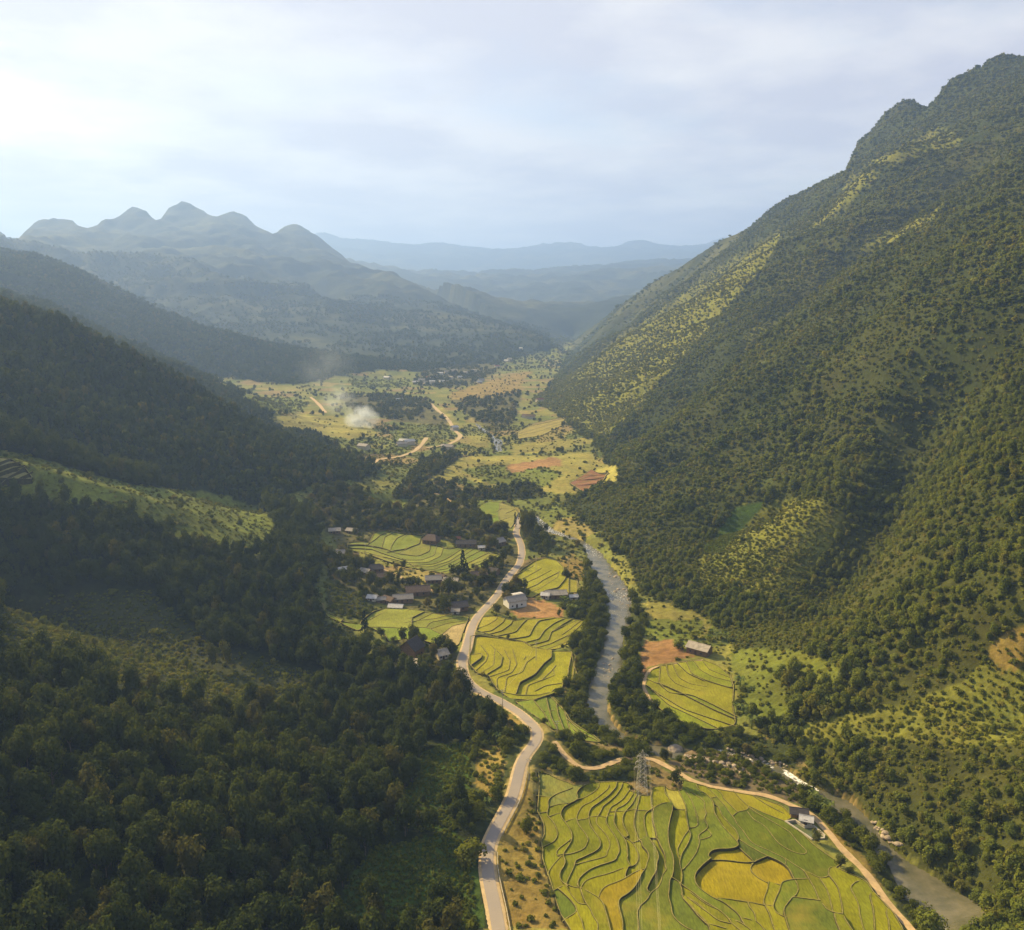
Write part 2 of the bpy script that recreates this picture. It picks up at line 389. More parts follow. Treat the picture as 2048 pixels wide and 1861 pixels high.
def constraint_lines():
    L = []
    def rd(*pts): L.append([Rd(*p) for p in pts])
    def gz(pts, z): L.append([Gz(u, v, z) for u, v in pts])
    # valley floor
    n = len(ROAD)
    L.append([Gz(u, v, 9.0 if v > 1430 else 6.0 if v > 1250 else 4.0) for u, v in ROAD])
    gz(WEST, -.5); gz(EAST, 0.3)
    gz(ROAD_FAR1 , 4); gz(ROAD_FAR2, 2); gz(RIVER_FAR[0], 0)
    gz(tp('t1', P('90,20 100,300 160,700 150,1000 205,1190 300,1500 470,1832')), 7.2)
    gz(tp('t1', P('1300,300 1400,900 1620,1260 1700,1500')), 4.2)
    gz(tp('t2', P('290,290 520,600 735,1045 900,1280 840,1500 965,1832')), 2.6)
    gz(TRACK_FIELD[10:], 2.2)
    gz(tp('r8', P('220,600 250,720 430,835 640,850')), 1.5); gz(tp('r8', P('320,545 490,525 630,640')), 4); gz(tp('r8', P('210,250 210,430')), 1.5)
    gz(tp('r8', P('330,240 520,360 440,450')), 4)
    gz(P('1140,690 1120,740 1090,790 1050,860 1000,900 950,960 990,1000'), 1.0)
    gz(P('700,770 760,760 860,765 960,760 1050,735 1120,705'), 1.5); gz(P('640,770 700,800 760,830 800,870'), 4)
    gz(P('900,1000 960,960 1100,950 1180,900 1190,870 1150,850'), 4); gz(P('760,1010 850,1000 900,1040 960,1070'), 5)
    gz(P('690,1060 800,1060 900,1070'), 8); gz(P('680,1110 800,1140 940,1190'), 5)
    gz(P('440,770 520,795 600,825 650,865 690,900'), 12); gz(P('770,1220 850,1260 900,1280'), 5)
    # right mountain: foot, crest
    gz(P('1480,1360 1450,1290 1400,1235 1330,1190 1270,1140 1215,1085 1150,1030 1190,960 1225,910 1190,870 1130,830 1110,790 1125,740 1150,700'), 4)
    gz(P('1500,1430 1600,1490 1700,1560 1800,1650 1930,1760'), 4)
    rd((1135, 690, 3200), (1200, 640, 3000), (1290, 585, 2700), (1380, 520, 2400), (1440, 480, 2250), (1500, 455, 2150), (1560, 400, 2050), (1640, 368, 2000),
       (1690, 345, 1950), (1715, 290, 1900), (1745, 258, 1860), (1775, 215, 1840), (1800, 196, 1820), (1828, 196, 1810), (1848, 222, 1800), (1868, 205, 1780), (1900, 160, 1700), (1930, 143, 1670), (1968, 132, 1650), (1980, 108, 1640), (2015, 106, 1620), (2048, 112, 1600))
    CREST.append(('right', L[-1])); L.append([(1010, 1580, 640), (1150, 1350, 660), (1150, 1000, 600)])
    L.append([(640, 500, 400), (450, 355, 268), (320, 250, 158), (195, 152, 62), (120, 95, 22)])
    L.append([(900, 705, 560), (1150, 905, 700)])
    rd((1860, 270, 1350), (1800, 300, 1330), (1740, 345, 1340), (1660, 440, 1380), (1560, 520, 1450), (1440, 600, 1550), (1300, 680, 1750), (1180, 740, 1950))
    rd((2048, 1000, 345), (2048, 1220, 300), (2048, 1480, 262))
    rd((1700, 1150, 470), (1640, 1210, 440)); rd((1560, 1050, 560), (1420, 1080, 560))
    L.append([Rd(u, v + 120, Y + 500) for u, v, Y in ((1200, 640, 3000), (1380, 520, 2400), (1560, 400, 2050), (1715, 290, 1900), (1900, 158, 1700), (2048, 108, 1600))])
    # left: front forest shoulder, hollow, grassy spur
    rd((0, 1345, 260), (150, 1362, 265), (380, 1448, 272), (600, 1522, 282), (760, 1535, 290))
    L.append([(-103, 150, 46), (-53, 187, 16), (-22, 205, 7)]); L.append([(-290, 226, 135), (-200, 157, 92), (-125, 97, 60)])
    rd((0, 1260, 385), (150, 1262, 378), (400, 1345, 345), (600, 1412, 332), (720, 1430, 330))
    rd((0, 915, 452), (120, 952, 458), (250, 985, 480), (450, 1055, 500), (620, 1110, 522))
    rd((0, 1045, 430), (180, 1100, 418), (300, 1170, 405))
    L.append([(-560, 440, 245), (-400, 315, 190), (-330, 258, 160)]); L.append([(-305, 545, 72), (-240, 580, 42), (-190, 600, 14)])
    L.append([(-900, 705, 430), (-1250, 980, 520)])
    # left: far spurs with dips behind them
    s3 = [(0, 615, 720), (120, 642, 735), (250, 702, 750), (350, 748, 770), (430, 803, 790), (515, 853, 800), (545, 880, 815), (610, 895, 835), (680, 945, 875)]
    s3b = [(0, 592, 1000), (100, 603, 1010), (200, 662, 1030), (330, 722, 1060), (410, 765, 1090)]
    s4 = [(0, 505, 1350), (60, 510, 1360), (100, 520, 1370), (200, 560, 1400), (300, 612, 1440), (400, 655, 1480), (480, 672, 1520), (550, 715, 1580), (600, 750, 1640), (640, 768, 1700)]
    s5 = [(20, 495, 3000), (60, 452, 3050), (80, 435, 3050), (110, 428, 3050), (140, 440, 3060), (165, 456, 3080), (190, 456, 3100), (205, 440, 3100), (235, 432, 3120), (268, 412, 3150),
          (290, 420, 3150), (308, 440, 3160), (320, 438, 3170), (335, 413, 3180), (370, 402, 3200), (400, 418, 3200), (430, 434, 3220), (470, 421, 3250), (495, 436, 3250), (515, 455, 3260), (545, 466, 3260), (570, 452, 3250),
          (592, 447, 3250), (620, 460, 3230), (650, 482, 3200), (700, 522, 3100), (735, 538, 3050), (790, 543, 2950), (830, 570, 2880), (880, 595, 2800), (1000, 645, 2620), (1060, 662, 2540), (1130, 697, 2420)]
    s6b = [(900, 592, 4500), (950, 562, 4520), (1000, 552, 4550), (1040, 556, 4560), (1100, 545, 4600), (1150, 540, 4600), (1200, 543, 4620), (1240, 526, 4620), (1275, 525, 4640), (1330, 522, 4650), (1400, 515, 4700)]
    s6 = [(630, 463, 6400), (690, 480, 6400), (720, 472, 6400), (780, 484, 6400), (840, 488, 6500), (890, 483, 6500), (960, 500, 6500), (1000, 503, 6500), (1050, 500, 6500), (1085, 490, 6500), (1120, 492, 6500), (1160, 490, 6500),
          (1205, 506, 6500), (1240, 496, 6500), (1290, 485, 6500), (1340, 502, 6500), (1420, 492, 6500), (1500, 470, 6500)]
    def jag(s, a, seed): q = resample(np.array(s, float), 5.0); q[:, 1] += a * fbm(q[:, 0] / 38, q[:, 0] * 0, seed, 3) + 3.2 * fbm(q[:, 0] / 11, q[:, 0] * 0, seed + 3, 3); return [tuple(r) for r in q]
    s3b = [(u, v, Y + 390) for u, v, Y in s3b]; s4 = [(u, v, 1700 + (1700 - Y) * 1.6) for u, v, Y in s4]; s5 = [(u, v, 2500 + (Y - 2420) * 4.0) for u, v, Y in s5]
    s6b = [(u, v, Y + 4000) for u, v, Y in s6b]; s6 = [(u, v, Y * 2) for u, v, Y in s6]
    s6, s6b, s5 = jag(s6, 13, 5), jag(s6b, 7, 6), jag(s5, 4, 7)
    for nm, s in (('s3', s3), ('s3b', s3b), ('s4', s4), ('s5', s5), ('s6b', s6b), ('s6', s6)): L.append([Rd(*q) for q in s]); CREST.append((nm, L[-1]))
    L.append([(-560, 720, 245), (-900, 740, 330)]); L.append([(-1150, 1300, 300), (-1600, 1300, 380)]); L.append([(-1750, 2150, 400), (-2700, 2200, 520)])
    L.append([(-3950, 5600, 230), (-6000, 5000, 300)])
    L.append([Rd(u, v + 45, Y + 130) for u, v, Y in s3[:6]]); L.append([Rd(u, v + 30, Y + 170) for u, v, Y in s3b]); L.append([Rd(u, v + 40, Y + 400) for u, v, Y in s4[:8]])
    rd((250, 600, 3100), (290, 582, 3150), (345, 545, 3250), (385, 590, 3150), (450, 640, 2800), (560, 690, 2450)); rd((330, 480, 4800), (355, 470, 4800), (400, 520, 4500), (470, 505, 4450), (540, 540, 4100), (640, 600, 3500), (760, 660, 2900))
    rd((520, 490, 5100), (600, 500, 5100), (690, 560, 4300))
    L.append([Rd(u, v + 45, Y + 1300) for u, v, Y in s5[::3] if Y > 3600]); L.append([Rd(u, v + 30, Y + 1600) for u, v, Y in s6b]); L.append([Rd(u, v + 25, Y + 2000) for u, v, Y in s6])
    gz(P('1150,676 1135,690'), 5)
    L.append([(-100, 5200, 120), (300, 5000, 60), (600, 5000, 90), (1100, 4900, 260), (2000, 4800, 480)])
    return [[(x, y, max(z, -1.0)) for x, y, z in l] for l in L]


def solve_heights():
    cons = constraint_lines()
    allp = np.vstack([resample(np.array(l), 3.0 if math.hypot(l[0][0], l[0][1]) < 900 else 12.0) for l in cons])
    pt = np.arctan2(allp[:, 0], allp[:, 1]); pl = np.log(np.hypot(allp[:, 0], allp[:, 1]))
    fin = [(27, 74), (53, 148), (105, 295), (209, 589)]
    H = None
    for (nt, nr) in fin:
        fi = np.rint((pt - th[0]) / (th[-1] - th[0]) * (nt - 1)).astype(int); fj = np.rint((pl - LR0) / (LR1 - LR0) * (nr - 1)).astype(int)
        ok = (fi >= 0) & (fi < nt) & (fj >= 0) & (fj < nr)
        s = np.zeros((nt, nr)); c = np.zeros((nt, nr)); np.add.at(s, (fi[ok], fj[ok]), allp[ok, 2]); np.add.at(c, (fi[ok], fj[ok]), 1)
        fixed = c > 0; val = s / np.maximum(c, 1)
        if H is None: H = np.full((nt, nr), 60.0)
        else:
            a = np.linspace(0, H.shape[0] - 1, nt); b = np.linspace(0, H.shape[1] - 1, nr); H = bil(H, a[:, None], b[None, :])
        H[fixed] = val[fixed]
        for _ in range(500 if nt < 60 else 220):
            p = np.pad(H, 1, mode='edge'); n = (p[:-2, 1:-1] + p[2:, 1:-1] + p[1:-1, :-2] + p[1:-1, 2:]) * .25
            H = np.where(fixed, val, n)
    for _ in range(1):
        p = np.pad(H, 1, mode='edge'); H = .6 * H + .1 * (p[:-2, 1:-1] + p[2:, 1:-1] + p[1:-1, :-2] + p[1:-1, 2:])
    a = np.linspace(0, H.shape[0] - 1, NTH); b = np.linspace(0, H.shape[1] - 1, NR)
    return bil(H, a[:, None], b[None, :])


def bil(H, a, b):
    a, b = np.broadcast_arrays(a, b)
    i = np.clip(a.astype(int), 0, H.shape[0] - 2); j = np.clip(b.astype(int), 0, H.shape[1] - 2); fa = np.clip(a - i, 0, 1); fb = np.clip(b - j, 0, 1)
    return (H[i, j] * (1 - fa) + H[i + 1, j] * fa) * (1 - fb) + (H[i, j + 1] * (1 - fa) + H[i + 1, j + 1] * fa) * fb


def hsample(H, x, y):
    a = (np.arctan2(x, y) - th[0]) / (th[-1] - th[0]) * (NTH - 1); b = (np.log(np.maximum(np.hypot(x, y), 1)) - LR0) / (LR1 - LR0) * (NR - 1)
    return bil(H, np.asarray(a, float), np.asarray(b, float))


def on_ground(pts, H=None):
    """world points where the rays through these pixels meet the ground"""
    H = H0 if H is None else H
    p = np.array(pts, float); x, f, z = ray(p[:, 0], p[:, 1]); t = np.exp(np.linspace(math.log(110), math.log(16000), 950))
    gx, gy, gzv = x[:, None] * t, f[:, None] * t, CAM_H + z[:, None] * t
    under = gzv < hsample(H, gx, gy); k = np.argmax(under, 1); k = np.where(under.any(1), np.maximum(k, 1), 949)
    i = np.arange(len(p)); lo, hi = t[k - 1], t[k]
    for _ in range(12):
        mid = (lo + hi) / 2; u = CAM_H + z * mid < hsample(H, x * mid, f * mid); hi = np.where(u, mid, hi); lo = np.where(u, lo, mid)
    X, Y = x * hi, f * hi
    return np.stack([X, Y, hsample(H, X, Y)], 1)




H0 = None
H0 = solve_heights()
def crest_mask():
    w = np.zeros((NTH, NR))
    for nm, l in CREST:
        q = resample(np.array(l), 4.0); i = np.rint((np.arctan2(q[:, 0], q[:, 1]) - th[0]) / (th[-1] - th[0]) * (NTH - 1)).astype(int); j = np.rint((np.log(np.hypot(q[:, 0], q[:, 1])) - LR0) / (LR1 - LR0) * (NR - 1)).astype(int)
        ok = (i >= 0) & (i < NTH) & (j >= 0) & (j < NR); w[i[ok], j[ok]] = 1
    k = w
    for _ in range(14): p = np.pad(k, 1); k = np.maximum(k, .93 * np.maximum.reduce([p[:-2, 1:-1], p[2:, 1:-1], p[1:-1, :-2], p[1:-1, 2:]])); 
    return np.where(k < .38, 0, (k - .36) / .64) * np.where(RR > 2600, .72, 1)
mount = np.clip((H0 - 8) / 70, 0, 1) * (1 - .93 * crest_mask())
rightm = ((GX > 60) & (GY < 3200))
# gullies and spurs that run down the slopes, then general roughness
warp = 60 * fbm(GX / 260, GY / 260, 5, 3)
g = np.abs(fbm((GY * .75 + .85 * GX + warp) / 150, (GX - .8 * GY) / 900, 21, 4))
H0 = H0 + np.where(rightm, mount * (40 * (g * 2 - .5) + 5 * fbm(GX / 60, GY / 60, 8, 4)), 0)
gl = np.abs(fbm((GY - .7 * GX + warp) / 130, (GX + .4 * GY) / 700, 31, 4))
leftm = (GX <= 60) & (RR < 2100)
near = np.clip((RR - 420) / 300, .25, 1)
H0 = H0 + np.where(leftm, mount * near * (13 * (gl * 2 - .5) + 4 * fbm(GX / 55, GY / 55, 9, 4)), 0)
farm = RR >= 2100
gf = np.abs(fbm((GX + .3 * GY) / 620, (GY + .2 * GX) / 900, 41, 6, .55))
H0 = H0 + np.where(farm & ~rightm, np.clip((H0 - 10) / 200, 0, 1) * np.minimum(1, mount * 1.0) * (np.where(RR > 3000, 150, 70) * (.35 - gf) + 14 * fbm(GX / 120, GY / 120, 51, 4, .6)), 0)
# the deep ravines of the right mountain
for px_, wd, dp in (('1850,780 1760,960 1690,1090 1640,1190', 24, 20), ('1720,620 1560,750 1400,860 1270,950', 30, 22), ('1930,330 1750,470 1560,620 1380,760 1250,870', 38, 28), ('2048,620 1930,760 1860,900 1800,1010', 26, 20)):
    q = resample(on_ground(P(px_)), 6.0); d2 = np.full(GX.shape, 9e9); I = np.where((GX > q[:, 0].min() - 120) & (GX < q[:, 0].max() + 120) & (GY > q[:, 1].min() - 120) & (GY < q[:, 1].max() + 120)); dd = d2[I]
    for a in q: dd = np.minimum(dd, (GX[I] - a[0]) ** 2 + (GY[I] - a[1]) ** 2)
    H0[I] -= dp * np.exp(-dd / wd ** 2) * np.clip((H0[I] - 6) / 30, 0, 1)
H0 = H0 + np.where(RR > 2700, np.clip((H0 - 60) / 250, 0, 1) * (26 * (.4 - np.abs(fbm(GX / 190, GY / 260, 141, 5, .6)) * 1.6)), 0)
# nothing behind a traced crest may stand higher than it
for nm, l in CREST:
    if nm not in ('right', 's5'): continue
    q = np.array(l); tt_ = np.arctan2(q[:, 0], q[:, 1]); rr_ = np.hypot(q[:, 0], q[:, 1]); e = (q[:, 2] - CAM_H) / rr_; o_ = np.argsort(tt_)
    et = np.interp(th, tt_[o_], e[o_], left=e[o_][0], right=e[o_][-1]); et = (et + 4. * np.maximum(0, np.maximum(tt_.min() - th, th - tt_.max())))[:, None]; rc = np.interp(th, tt_[o_], rr_[o_])[:, None]
    lim = et * RR + CAM_H - 1.5; zone = (RR > rc * .72) & (RR < rc * (1.6 if nm == 'right' else 1.12)) & ((rc < 2550) | (nm != 'right')); H0 = np.where(zone & (H0 > lim), lim - .15 * np.minimum(40, H0 - lim), H0)
H0 = H0 + np.where(H0 < 12, .35 * fbm(GX / 25, GY / 25, 3, 3), 0)


HF = H0.copy()                                   # final heights: roads flattened, fields and river cut in


def flatten(path, half, fade, dz=-.12):
    x0, y0 = path[:, :2].min(0) - 12; x1, y1 = path[:, :2].max(0) + 12
    I = np.where((GX > x0) & (GX < x1) & (GY > y0) & (GY < y1)); gx, gy = GX[I], GY[I]
    best = np.full(len(gx), 1e9); zz = np.zeros(len(gx))
    for k in range(0, len(path)):
        d = (gx - path[k, 0]) ** 2 + (gy - path[k, 1]) ** 2; m = d < best; best[m] = d[m]; zz[m] = path[k, 2]
    d = np.sqrt(best); w = np.clip(1 - (d - half) / fade, 0, 1); w = w * w * (3 - 2 * w)
    HF[I] = HF[I] * (1 - w) + (zz + dz) * w


def world_path(px, step, sm=8):
    q = resample(on_ground(px), step); q = smooth(q, sm); z = q[:, 2:3]
    q[:, 2:3] = smooth(z, 25); return q


def ribbon(path, widths, dz):
    """strip vertices across the path at the given offsets"""
    t = np.gradient(path[:, :2], axis=0); t /= np.linalg.norm(t, axis=1)[:, None] + 1e-9; n = np.stack([-t[:, 1], t[:, 0]], 1)
    n = smooth(n, 4); k = len(widths); V = np.zeros((len(path), k, 3))
    for j, w in enumerate(widths):
        ww = w if np.ndim(w) == 0 else np.asarray(w)[:, None]
        V[:, j, :2] = path[:, :2] + n * ww; V[:, j, 2] = path[:, 2] + dz[j]
    V = V.reshape(-1, 3); m = len(path)
    F = [(i * k + j, i * k + j + 1, (i + 1) * k + j + 1, (i + 1) * k + j) for i in range(m - 1) for j in range(k - 1)]
    return V, np.array(F)


road_w = world_path(ROAD, 2.0, 6)
flatten(road_w, 4.0, 4.5)
tracks = []
for nm, px, hw, st in (('road', ROAD_FAR1, 2.6, 5), ('road', ROAD_FAR2, 2.6, 5), ('dirt_track', TRACK_FIELD, 1.15, 1.5), ('dirt_track', TRACK_VILLAGE, .9, 2), ('dirt_track', TRACK_UP, 1.2, 3),
                       ('dirt_track', TRACK_HILL1, 2.6, 6), ('dirt_track', TRACK_HILL2, 2.8, 6), ('dirt_track', TRACK_BANK, .8, 2)):
    w = world_path(px, st, 3); flatten(w, hw * 1.3, hw * 1.5); tracks.append((nm, w, hw))

# river water line
def bank_pair(west, east, n):
    a = on_ground(west); b = on_ground(east)
    def rs(p):
        d = np.r_[0, np.cumsum(np.linalg.norm(np.diff(p[:, :2], axis=0), axis=1))]; s = np.linspace(0, d[-1], n)
        return np.stack([np.interp(s, d, p[:, k]) for k in range(3)], 1)
    return smooth(rs(a), 2), smooth(rs(b), 2)
wb, eb = bank_pair(WEST, EAST, 260)
wz = smooth(((wb[:, 2] + eb[:, 2]) / 2)[:, None], 60)[:, 0] - 1.0
river_poly = [tuple(p[:2]) for p in wb] + [tuple(p[:2]) for p in eb[::-1]]
x0, y0 = np.min(river_poly, 0) - 5; x1, y1 = np.max(river_poly, 0) + 5
I = np.where((GX > x0) & (GX < x1) & (GY > y0) & (GY < y1))
ins = inpoly(GX[I], GY[I], river_poly)
HF[I] = np.where(ins, np.minimum(HF[I], -3.2), HF[I])

# ------------------------------------------------------------------ terraced fields (traced bunds)
FIELDS = []
A_LINES = {'t1': '''490,215 400,245 300,275 245,310 205,350 205,400 215,440 190,490 195,530 250,580 285,620 290,665 315,700 310,770 280,820 220,850 150,880
90,300 160,305 225,315
90,495 190,485
225,425 300,400 400,390
205,540 270,515 340,495
620,185 570,220 530,270 530,300 560,335 500,370 430,400 380,430 350,490 350,540 390,595 430,640 465,700 485,770 475,810 450,860 380,950 375,990 410,1050 390,1100 345,1160 335,1210 350,1270 400,1310
330,1355 400,1330 410,1300
440,815 370,870 310,910 295,955 320,1005 380,990
335,1010 270,1080 215,1150 205,1190
790,165 785,210 730,260 640,310 560,340
905,185 890,230 800,300 700,370 600,405 560,460 535,510 530,570 555,640 610,700 650,760 670,810 640,860 640,890 560,930 470,955 385,965
395,595 450,575 530,550
990,170 985,210 900,300 800,370 700,430 670,490 665,560 690,650 740,720 790,790 810,850 790,910 720,950 600,1000 510,1030 515,1070 480,1150 430,1250 410,1310
535,580 600,575 665,565
1055,170 1040,220 980,300 900,370 830,415 800,490 765,535 755,590 755,625 820,690 870,750 910,820 910,900 870,940 890,985 800,1010 700,1030 600,1050 520,1075
670,540 760,535 870,555
1130,245 1060,340 980,395 920,420 890,500 875,560 860,600 900,670 960,750 1000,830 1020,910 1020,960 985,1000 985,1040 900,1060 800,1085 700,1120 620,1170 555,1230 540,1290 555,1340
885,535 970,530
1180,275 1120,370 1060,415 985,440 970,500 965,560 950,600 990,680 1050,760 1095,830 1110,900 1105,960 1130,990 1095,1010 1120,1060 1150,1105
1150,1105 1050,1140 900,1190 750,1220 650,1250 600,1290 590,1330 575,1345
1215,295 1170,390 1090,470 1055,540 1060,630 1100,700 1135,770 1070,780
980,475 1080,475 1210,450
1255,290 1240,360 1215,440 1195,520 1185,590 1190,660 1220,740 1235,810 1285,840 1270,890 1340,950 1365,1020 1330,1090 1325,1140 1280,1200 1240,1290 1180,1380 1100,1440 1020,1470 1005,1530 1030,1620 1060,1720 1060,1832
1325,1150 1230,1180 1150,1220 1080,1260 980,1300 870,1330 810,1380 780,1460
1105,1160 1080,1220 1090,1250
1100,790 1170,830 1210,900 1240,980 1235,1040 1200,1090 1150,1110
1440,455 1380,460 1320,490 1300,550 1305,640 1330,730 1345,790 1235,820
1380,310 1380,390 1410,450
1200,460 1340,470
1425,450 1400,510 1400,600 1430,700 1445,780
1345,790 1400,880 1450,960 1470,1040 1440,1110 1450,1170 1400,1240 1350,1330 1320,1400 1370,1420
1345,795 1445,790 1490,900 1540,990 1545,1060 1535,1120 1570,1170 1510,1220 1500,1290 1470,1360 1380,1410 1340,1490 1250,1550 1220,1620 1240,1720 1240,1832
1535,225 1540,270 1600,350 1625,430 1625,500 1595,600 1575,720 1575,820 1590,920 1630,1010 1640,1100 1635,1200 1620,1260 1590,1290 1590,1380 1575,1470 1610,1560 1620,1650 1680,1720 1780,1790 1880,1832
1440,450 1500,420 1625,405
1630,460 1770,465
1700,255 1760,370 1780,430 1780,510 1795,600 1810,680 1815,700 1770,740 1720,830 1675,910 1700,990
1815,700 1840,740 1820,810 1770,900 1730,960 1710,1040 1705,1090 1735,1150 1740,1230 1720,1300
1780,260 1830,330 1870,420 1895,500 1915,570 1920,640 1880,665 1810,665
1620,1265 1700,1300 1720,1330 1850,1400 1950,1480 2150,1600
1705,1310 1740,1420 1730,1480 1800,1550 1860,1610 1920,1680 2040,1780
1750,1465 1850,1530 1950,1600 2100,1700
410,1310 500,1345 580,1350
580,1370 600,1450 640,1540 700,1610 720,1680 780,1740 770,1832
580,1350 700,1430 780,1470 840,1540 860,1620 890,1710 920,1832
320,1365 420,1450 520,1560 540,1640 400,1725
410,1340 460,1420 560,1550 640,1545
520,1560 540,1650 600,1740 600,1800 620,1832''',
 't2': '''75,190 90,240 180,280 250,350 270,400 275,500 320,570 360,640 430,720 500,790 560,860 560,885 460,910 360,905 265,910 215,950 200,985 220,1020 300,1000 450,1015 600,1040 735,1045
0,260 125,335 175,380 155,440 195,510 155,560 165,595 210,640 200,680 100,740 90,770 115,820 90,890 70,950 0,1045 -60,1110
200,690 255,740 240,770 120,800
195,205 290,290 390,400 480,530 520,580 530,620 600,690 660,780 720,850 850,900 1000,970 1115,1030 1085,1060 1090,1080
320,240 380,290 375,320 540,480
490,530 540,480 600,470 650,470 670,420
510,260 570,330 670,420 690,450 820,530 950,600 1100,690 1140,710 1190,780 1260,860 1350,945 1310,970 1200,945 1080,890 990,820 900,700 850,640 720,570 655,480
680,420 850,500 1080,590
720,300 880,400 1070,500
245,320 290,310
275,400 330,420 360,520 470,640 530,700 565,790 540,815
565,800 640,850 760,920 885,985 1000,1030 1085,1080 1140,1140 1180,1230 1195,1255 1240,1340 1230,1400 1160,1500 1060,1630 1080,1700 1130,1832
735,1045 690,1080 690,1130 760,1200 880,1270 1030,1315
735,1045 820,1010 885,985
565,890 650,970 735,1045
1190,1255 1100,1265 1040,1290 1030,1360 960,1510 940,1600 980,1670 1070,1705
900,1275 880,1380 840,1480 840,1560 890,1650 920,1720 965,1832
220,1020 130,1090 60,1170 50,1230 75,1310 150,1370 250,1440 380,1500 500,1590 590,1670 580,1700 620,1780
290,1455 450,1480 660,1525 840,1580
660,1525 680,1590 740,1640 755,1755 610,1710
755,1755 810,1790 840,1832
0,1410 100,1480 200,1550 330,1600 450,1700 460,1760 560,1832
0,1510 80,1550 200,1650 320,1740 470,1775
0,1560 80,1650 210,1760 230,1832
215,1765 410,1820
480,1720 620,1790 680,1832
1120,1035 1180,1080 1300,1150 1355,1250 1430,1370 1490,1520
1190,1255 1355,1250
1310,1155 1480,1250 1590,1230 1595,1215 1570,1160 1580,1140 1640,1130
1480,1250 1560,1360 1600,1480 1640,1640 1660,1740 1710,1832
1600,1240 1690,1350 1720,1480 1740,1580 1745,1690 1790,1760 1850,1832
1650,1665 1740,1680
1500,1540 1560,1620 1640,1650
1170,1490 1490,1525
1950,1290 1890,1300 1820,1360 1870,1440 1920,1530 1940,1660 1998,1832''',
 't3': '''870,1440 820,1430 790,1440 800,1500 830,1580 845,1680 855,1832
1000,1630 980,1640 980,1680 1010,1740 1020,1832'''}
A_POLY = tp('t1', P('90,20 200,40 320,110 430,150 500,190 560,190 640,175 710,150 800,150 1055,150 1135,165 1135,250 1250,285 1330,300 1385,300 1400,200 1550,190 1560,225 1700,250 1740,240 1740,130 1810,150 1900,170 1998,190')) + \
    tp('t2', P('200,205 520,260 700,290 900,360 1060,420 1170,545 1075,590 1200,665 1330,775 1400,850 1550,960 1720,1080 1640,1130 1800,1200 1950,1270')) + \
    tp('t3', P('700,1270 780,1330 830,1420 900,1500 980,1590 1060,1680 1160,1832 1270,2010')) + \
    tp('t1', P('500,2010 470,1832 400,1740 350,1650 300,1500 240,1290 205,1190 170,1100 140,1000 150,890 120,840 165,740 160,620 110,520 85,490 100,300 110,130'))


def parse_lines(d):
    out = []
    for t, s in d.items():
        for ln in s.strip().split('\n'):
            p = P(ln)
            if t in ('t1', 't2', 't3') and p[-1][1] >= 1825:
                dx, dy = p[-1][0] - p[-2][0], p[-1][1] - p[-2][1]; k = 180 / max(dy, 30); p.append((p[-1][0] + dx * k, p[-1][1] + dy * k))
            out.append(tp(t, p))
    return out


GOLD, LIME, GREEN, PALE = (.265, .212, .009), (.225, .215, .012), (.10, .125, .010), (.27, .235, .04)
FIELDS.append(dict(name='field_by_the_pylon', label='large stepped rice field in the foreground right of the road', poly=A_POLY, lines=parse_lines(A_LINES), cell=.42, ext=5, col=[(.192, .192, .010), (.178, .186, .010), (.205, .195, .009), (.165, .178, .011)], bw=.24,
    seeds=[('t2', '800,700', GREEN, 0), ('t2', '1000,800', GREEN, 0), ('t2', '1300,1040', GREEN, 0), ('t2', '640,760', (.11, .14, .016), 0), ('t2', '700,940', (.10, .13, .016), 0), ('t2', '1200,1120', (.12, .15, .016), 0),
           ('t2', '500,1250', GOLD, -1.0), ('t2', '900,1130', GOLD, -.7), ('t2', '430,960', GOLD, -.6), ('t2', '1300,1650', (.12, .15, .016), 0), ('t2', '600,1750', (.13, .16, .016), 0), ('t2', '1060,1450', (.13, .16, .016), 0),
           ('t1', '1400,1700', (.13, .155, .016), 0), ('t1', '1750,1600', (.11, .14, .016), 0), ('t1', '1100,1650', (.14, .16, .016), 0), ('t1', '950,1450', GOLD, 0), ('t1', '250,200', (.19, .20, .04), 0), ('t1', '1650,400', PALE, 0), ('t1', '330,1550', (.10, .13, .016), 0)]))
def fld(name, label, tile, poly, lines, cell, col, bw=.34, seeds=()):
    FIELDS.append(dict(name=name, label=label, poly=tp(tile, P(poly)), lines=parse_lines({tile: lines}) if lines else [], cell=cell, col=col, bw=bw, seeds=seeds))
BRI = [(.245, .23, .015), (.215, .215, .015), (.27, .24, .03), (.23, .22, .018)]
fld('field_beside_the_road', 'stepped rice field between the road and the long pale farmhouse', 'r5', '690,430 780,440 830,500 850,570 930,590 950,650 990,680 850,680 690,690 640,720 560,710 560,650 500,640 460,640 450,600 470,560 540,500 620,450',
    '''470,555 540,520 610,480
465,600 560,560 640,520 670,500
460,640 540,610 640,570 740,520
560,650 640,620 680,590 790,540 800,530
565,690 660,650 740,600 790,570 795,540
600,715 700,665 790,650 840,590 850,570
700,430 780,450 820,490
870,590 870,680
930,590 935,680''', .6, BRI)
fld('field_below_the_brown_plot', 'stepped rice field right of the road below the brown plot', 'r5', '240,860 340,855 460,890 560,880 760,870 950,880 1000,910 980,960 920,1000 920,1040 850,1060 800,1090 700,1100 600,1080 550,1040 440,1020 340,1000 190,960 210,910',
    '''200,940 280,915 340,880 345,855
210,965 300,960 390,900 400,875
260,985 380,960 450,910 455,890
330,995 480,970 530,910 560,885
440,1015 580,1000 610,940 650,890 760,875
550,1040 650,1020 690,960 760,910 830,880
580,1060 720,1030 740,970 820,920 890,880
620,1080 740,1050 830,1010
740,970 830,930 930,885
820,990 880,950 960,890
860,1010 940,940 980,900
700,1095 800,1060 860,1040''', .55, BRI)
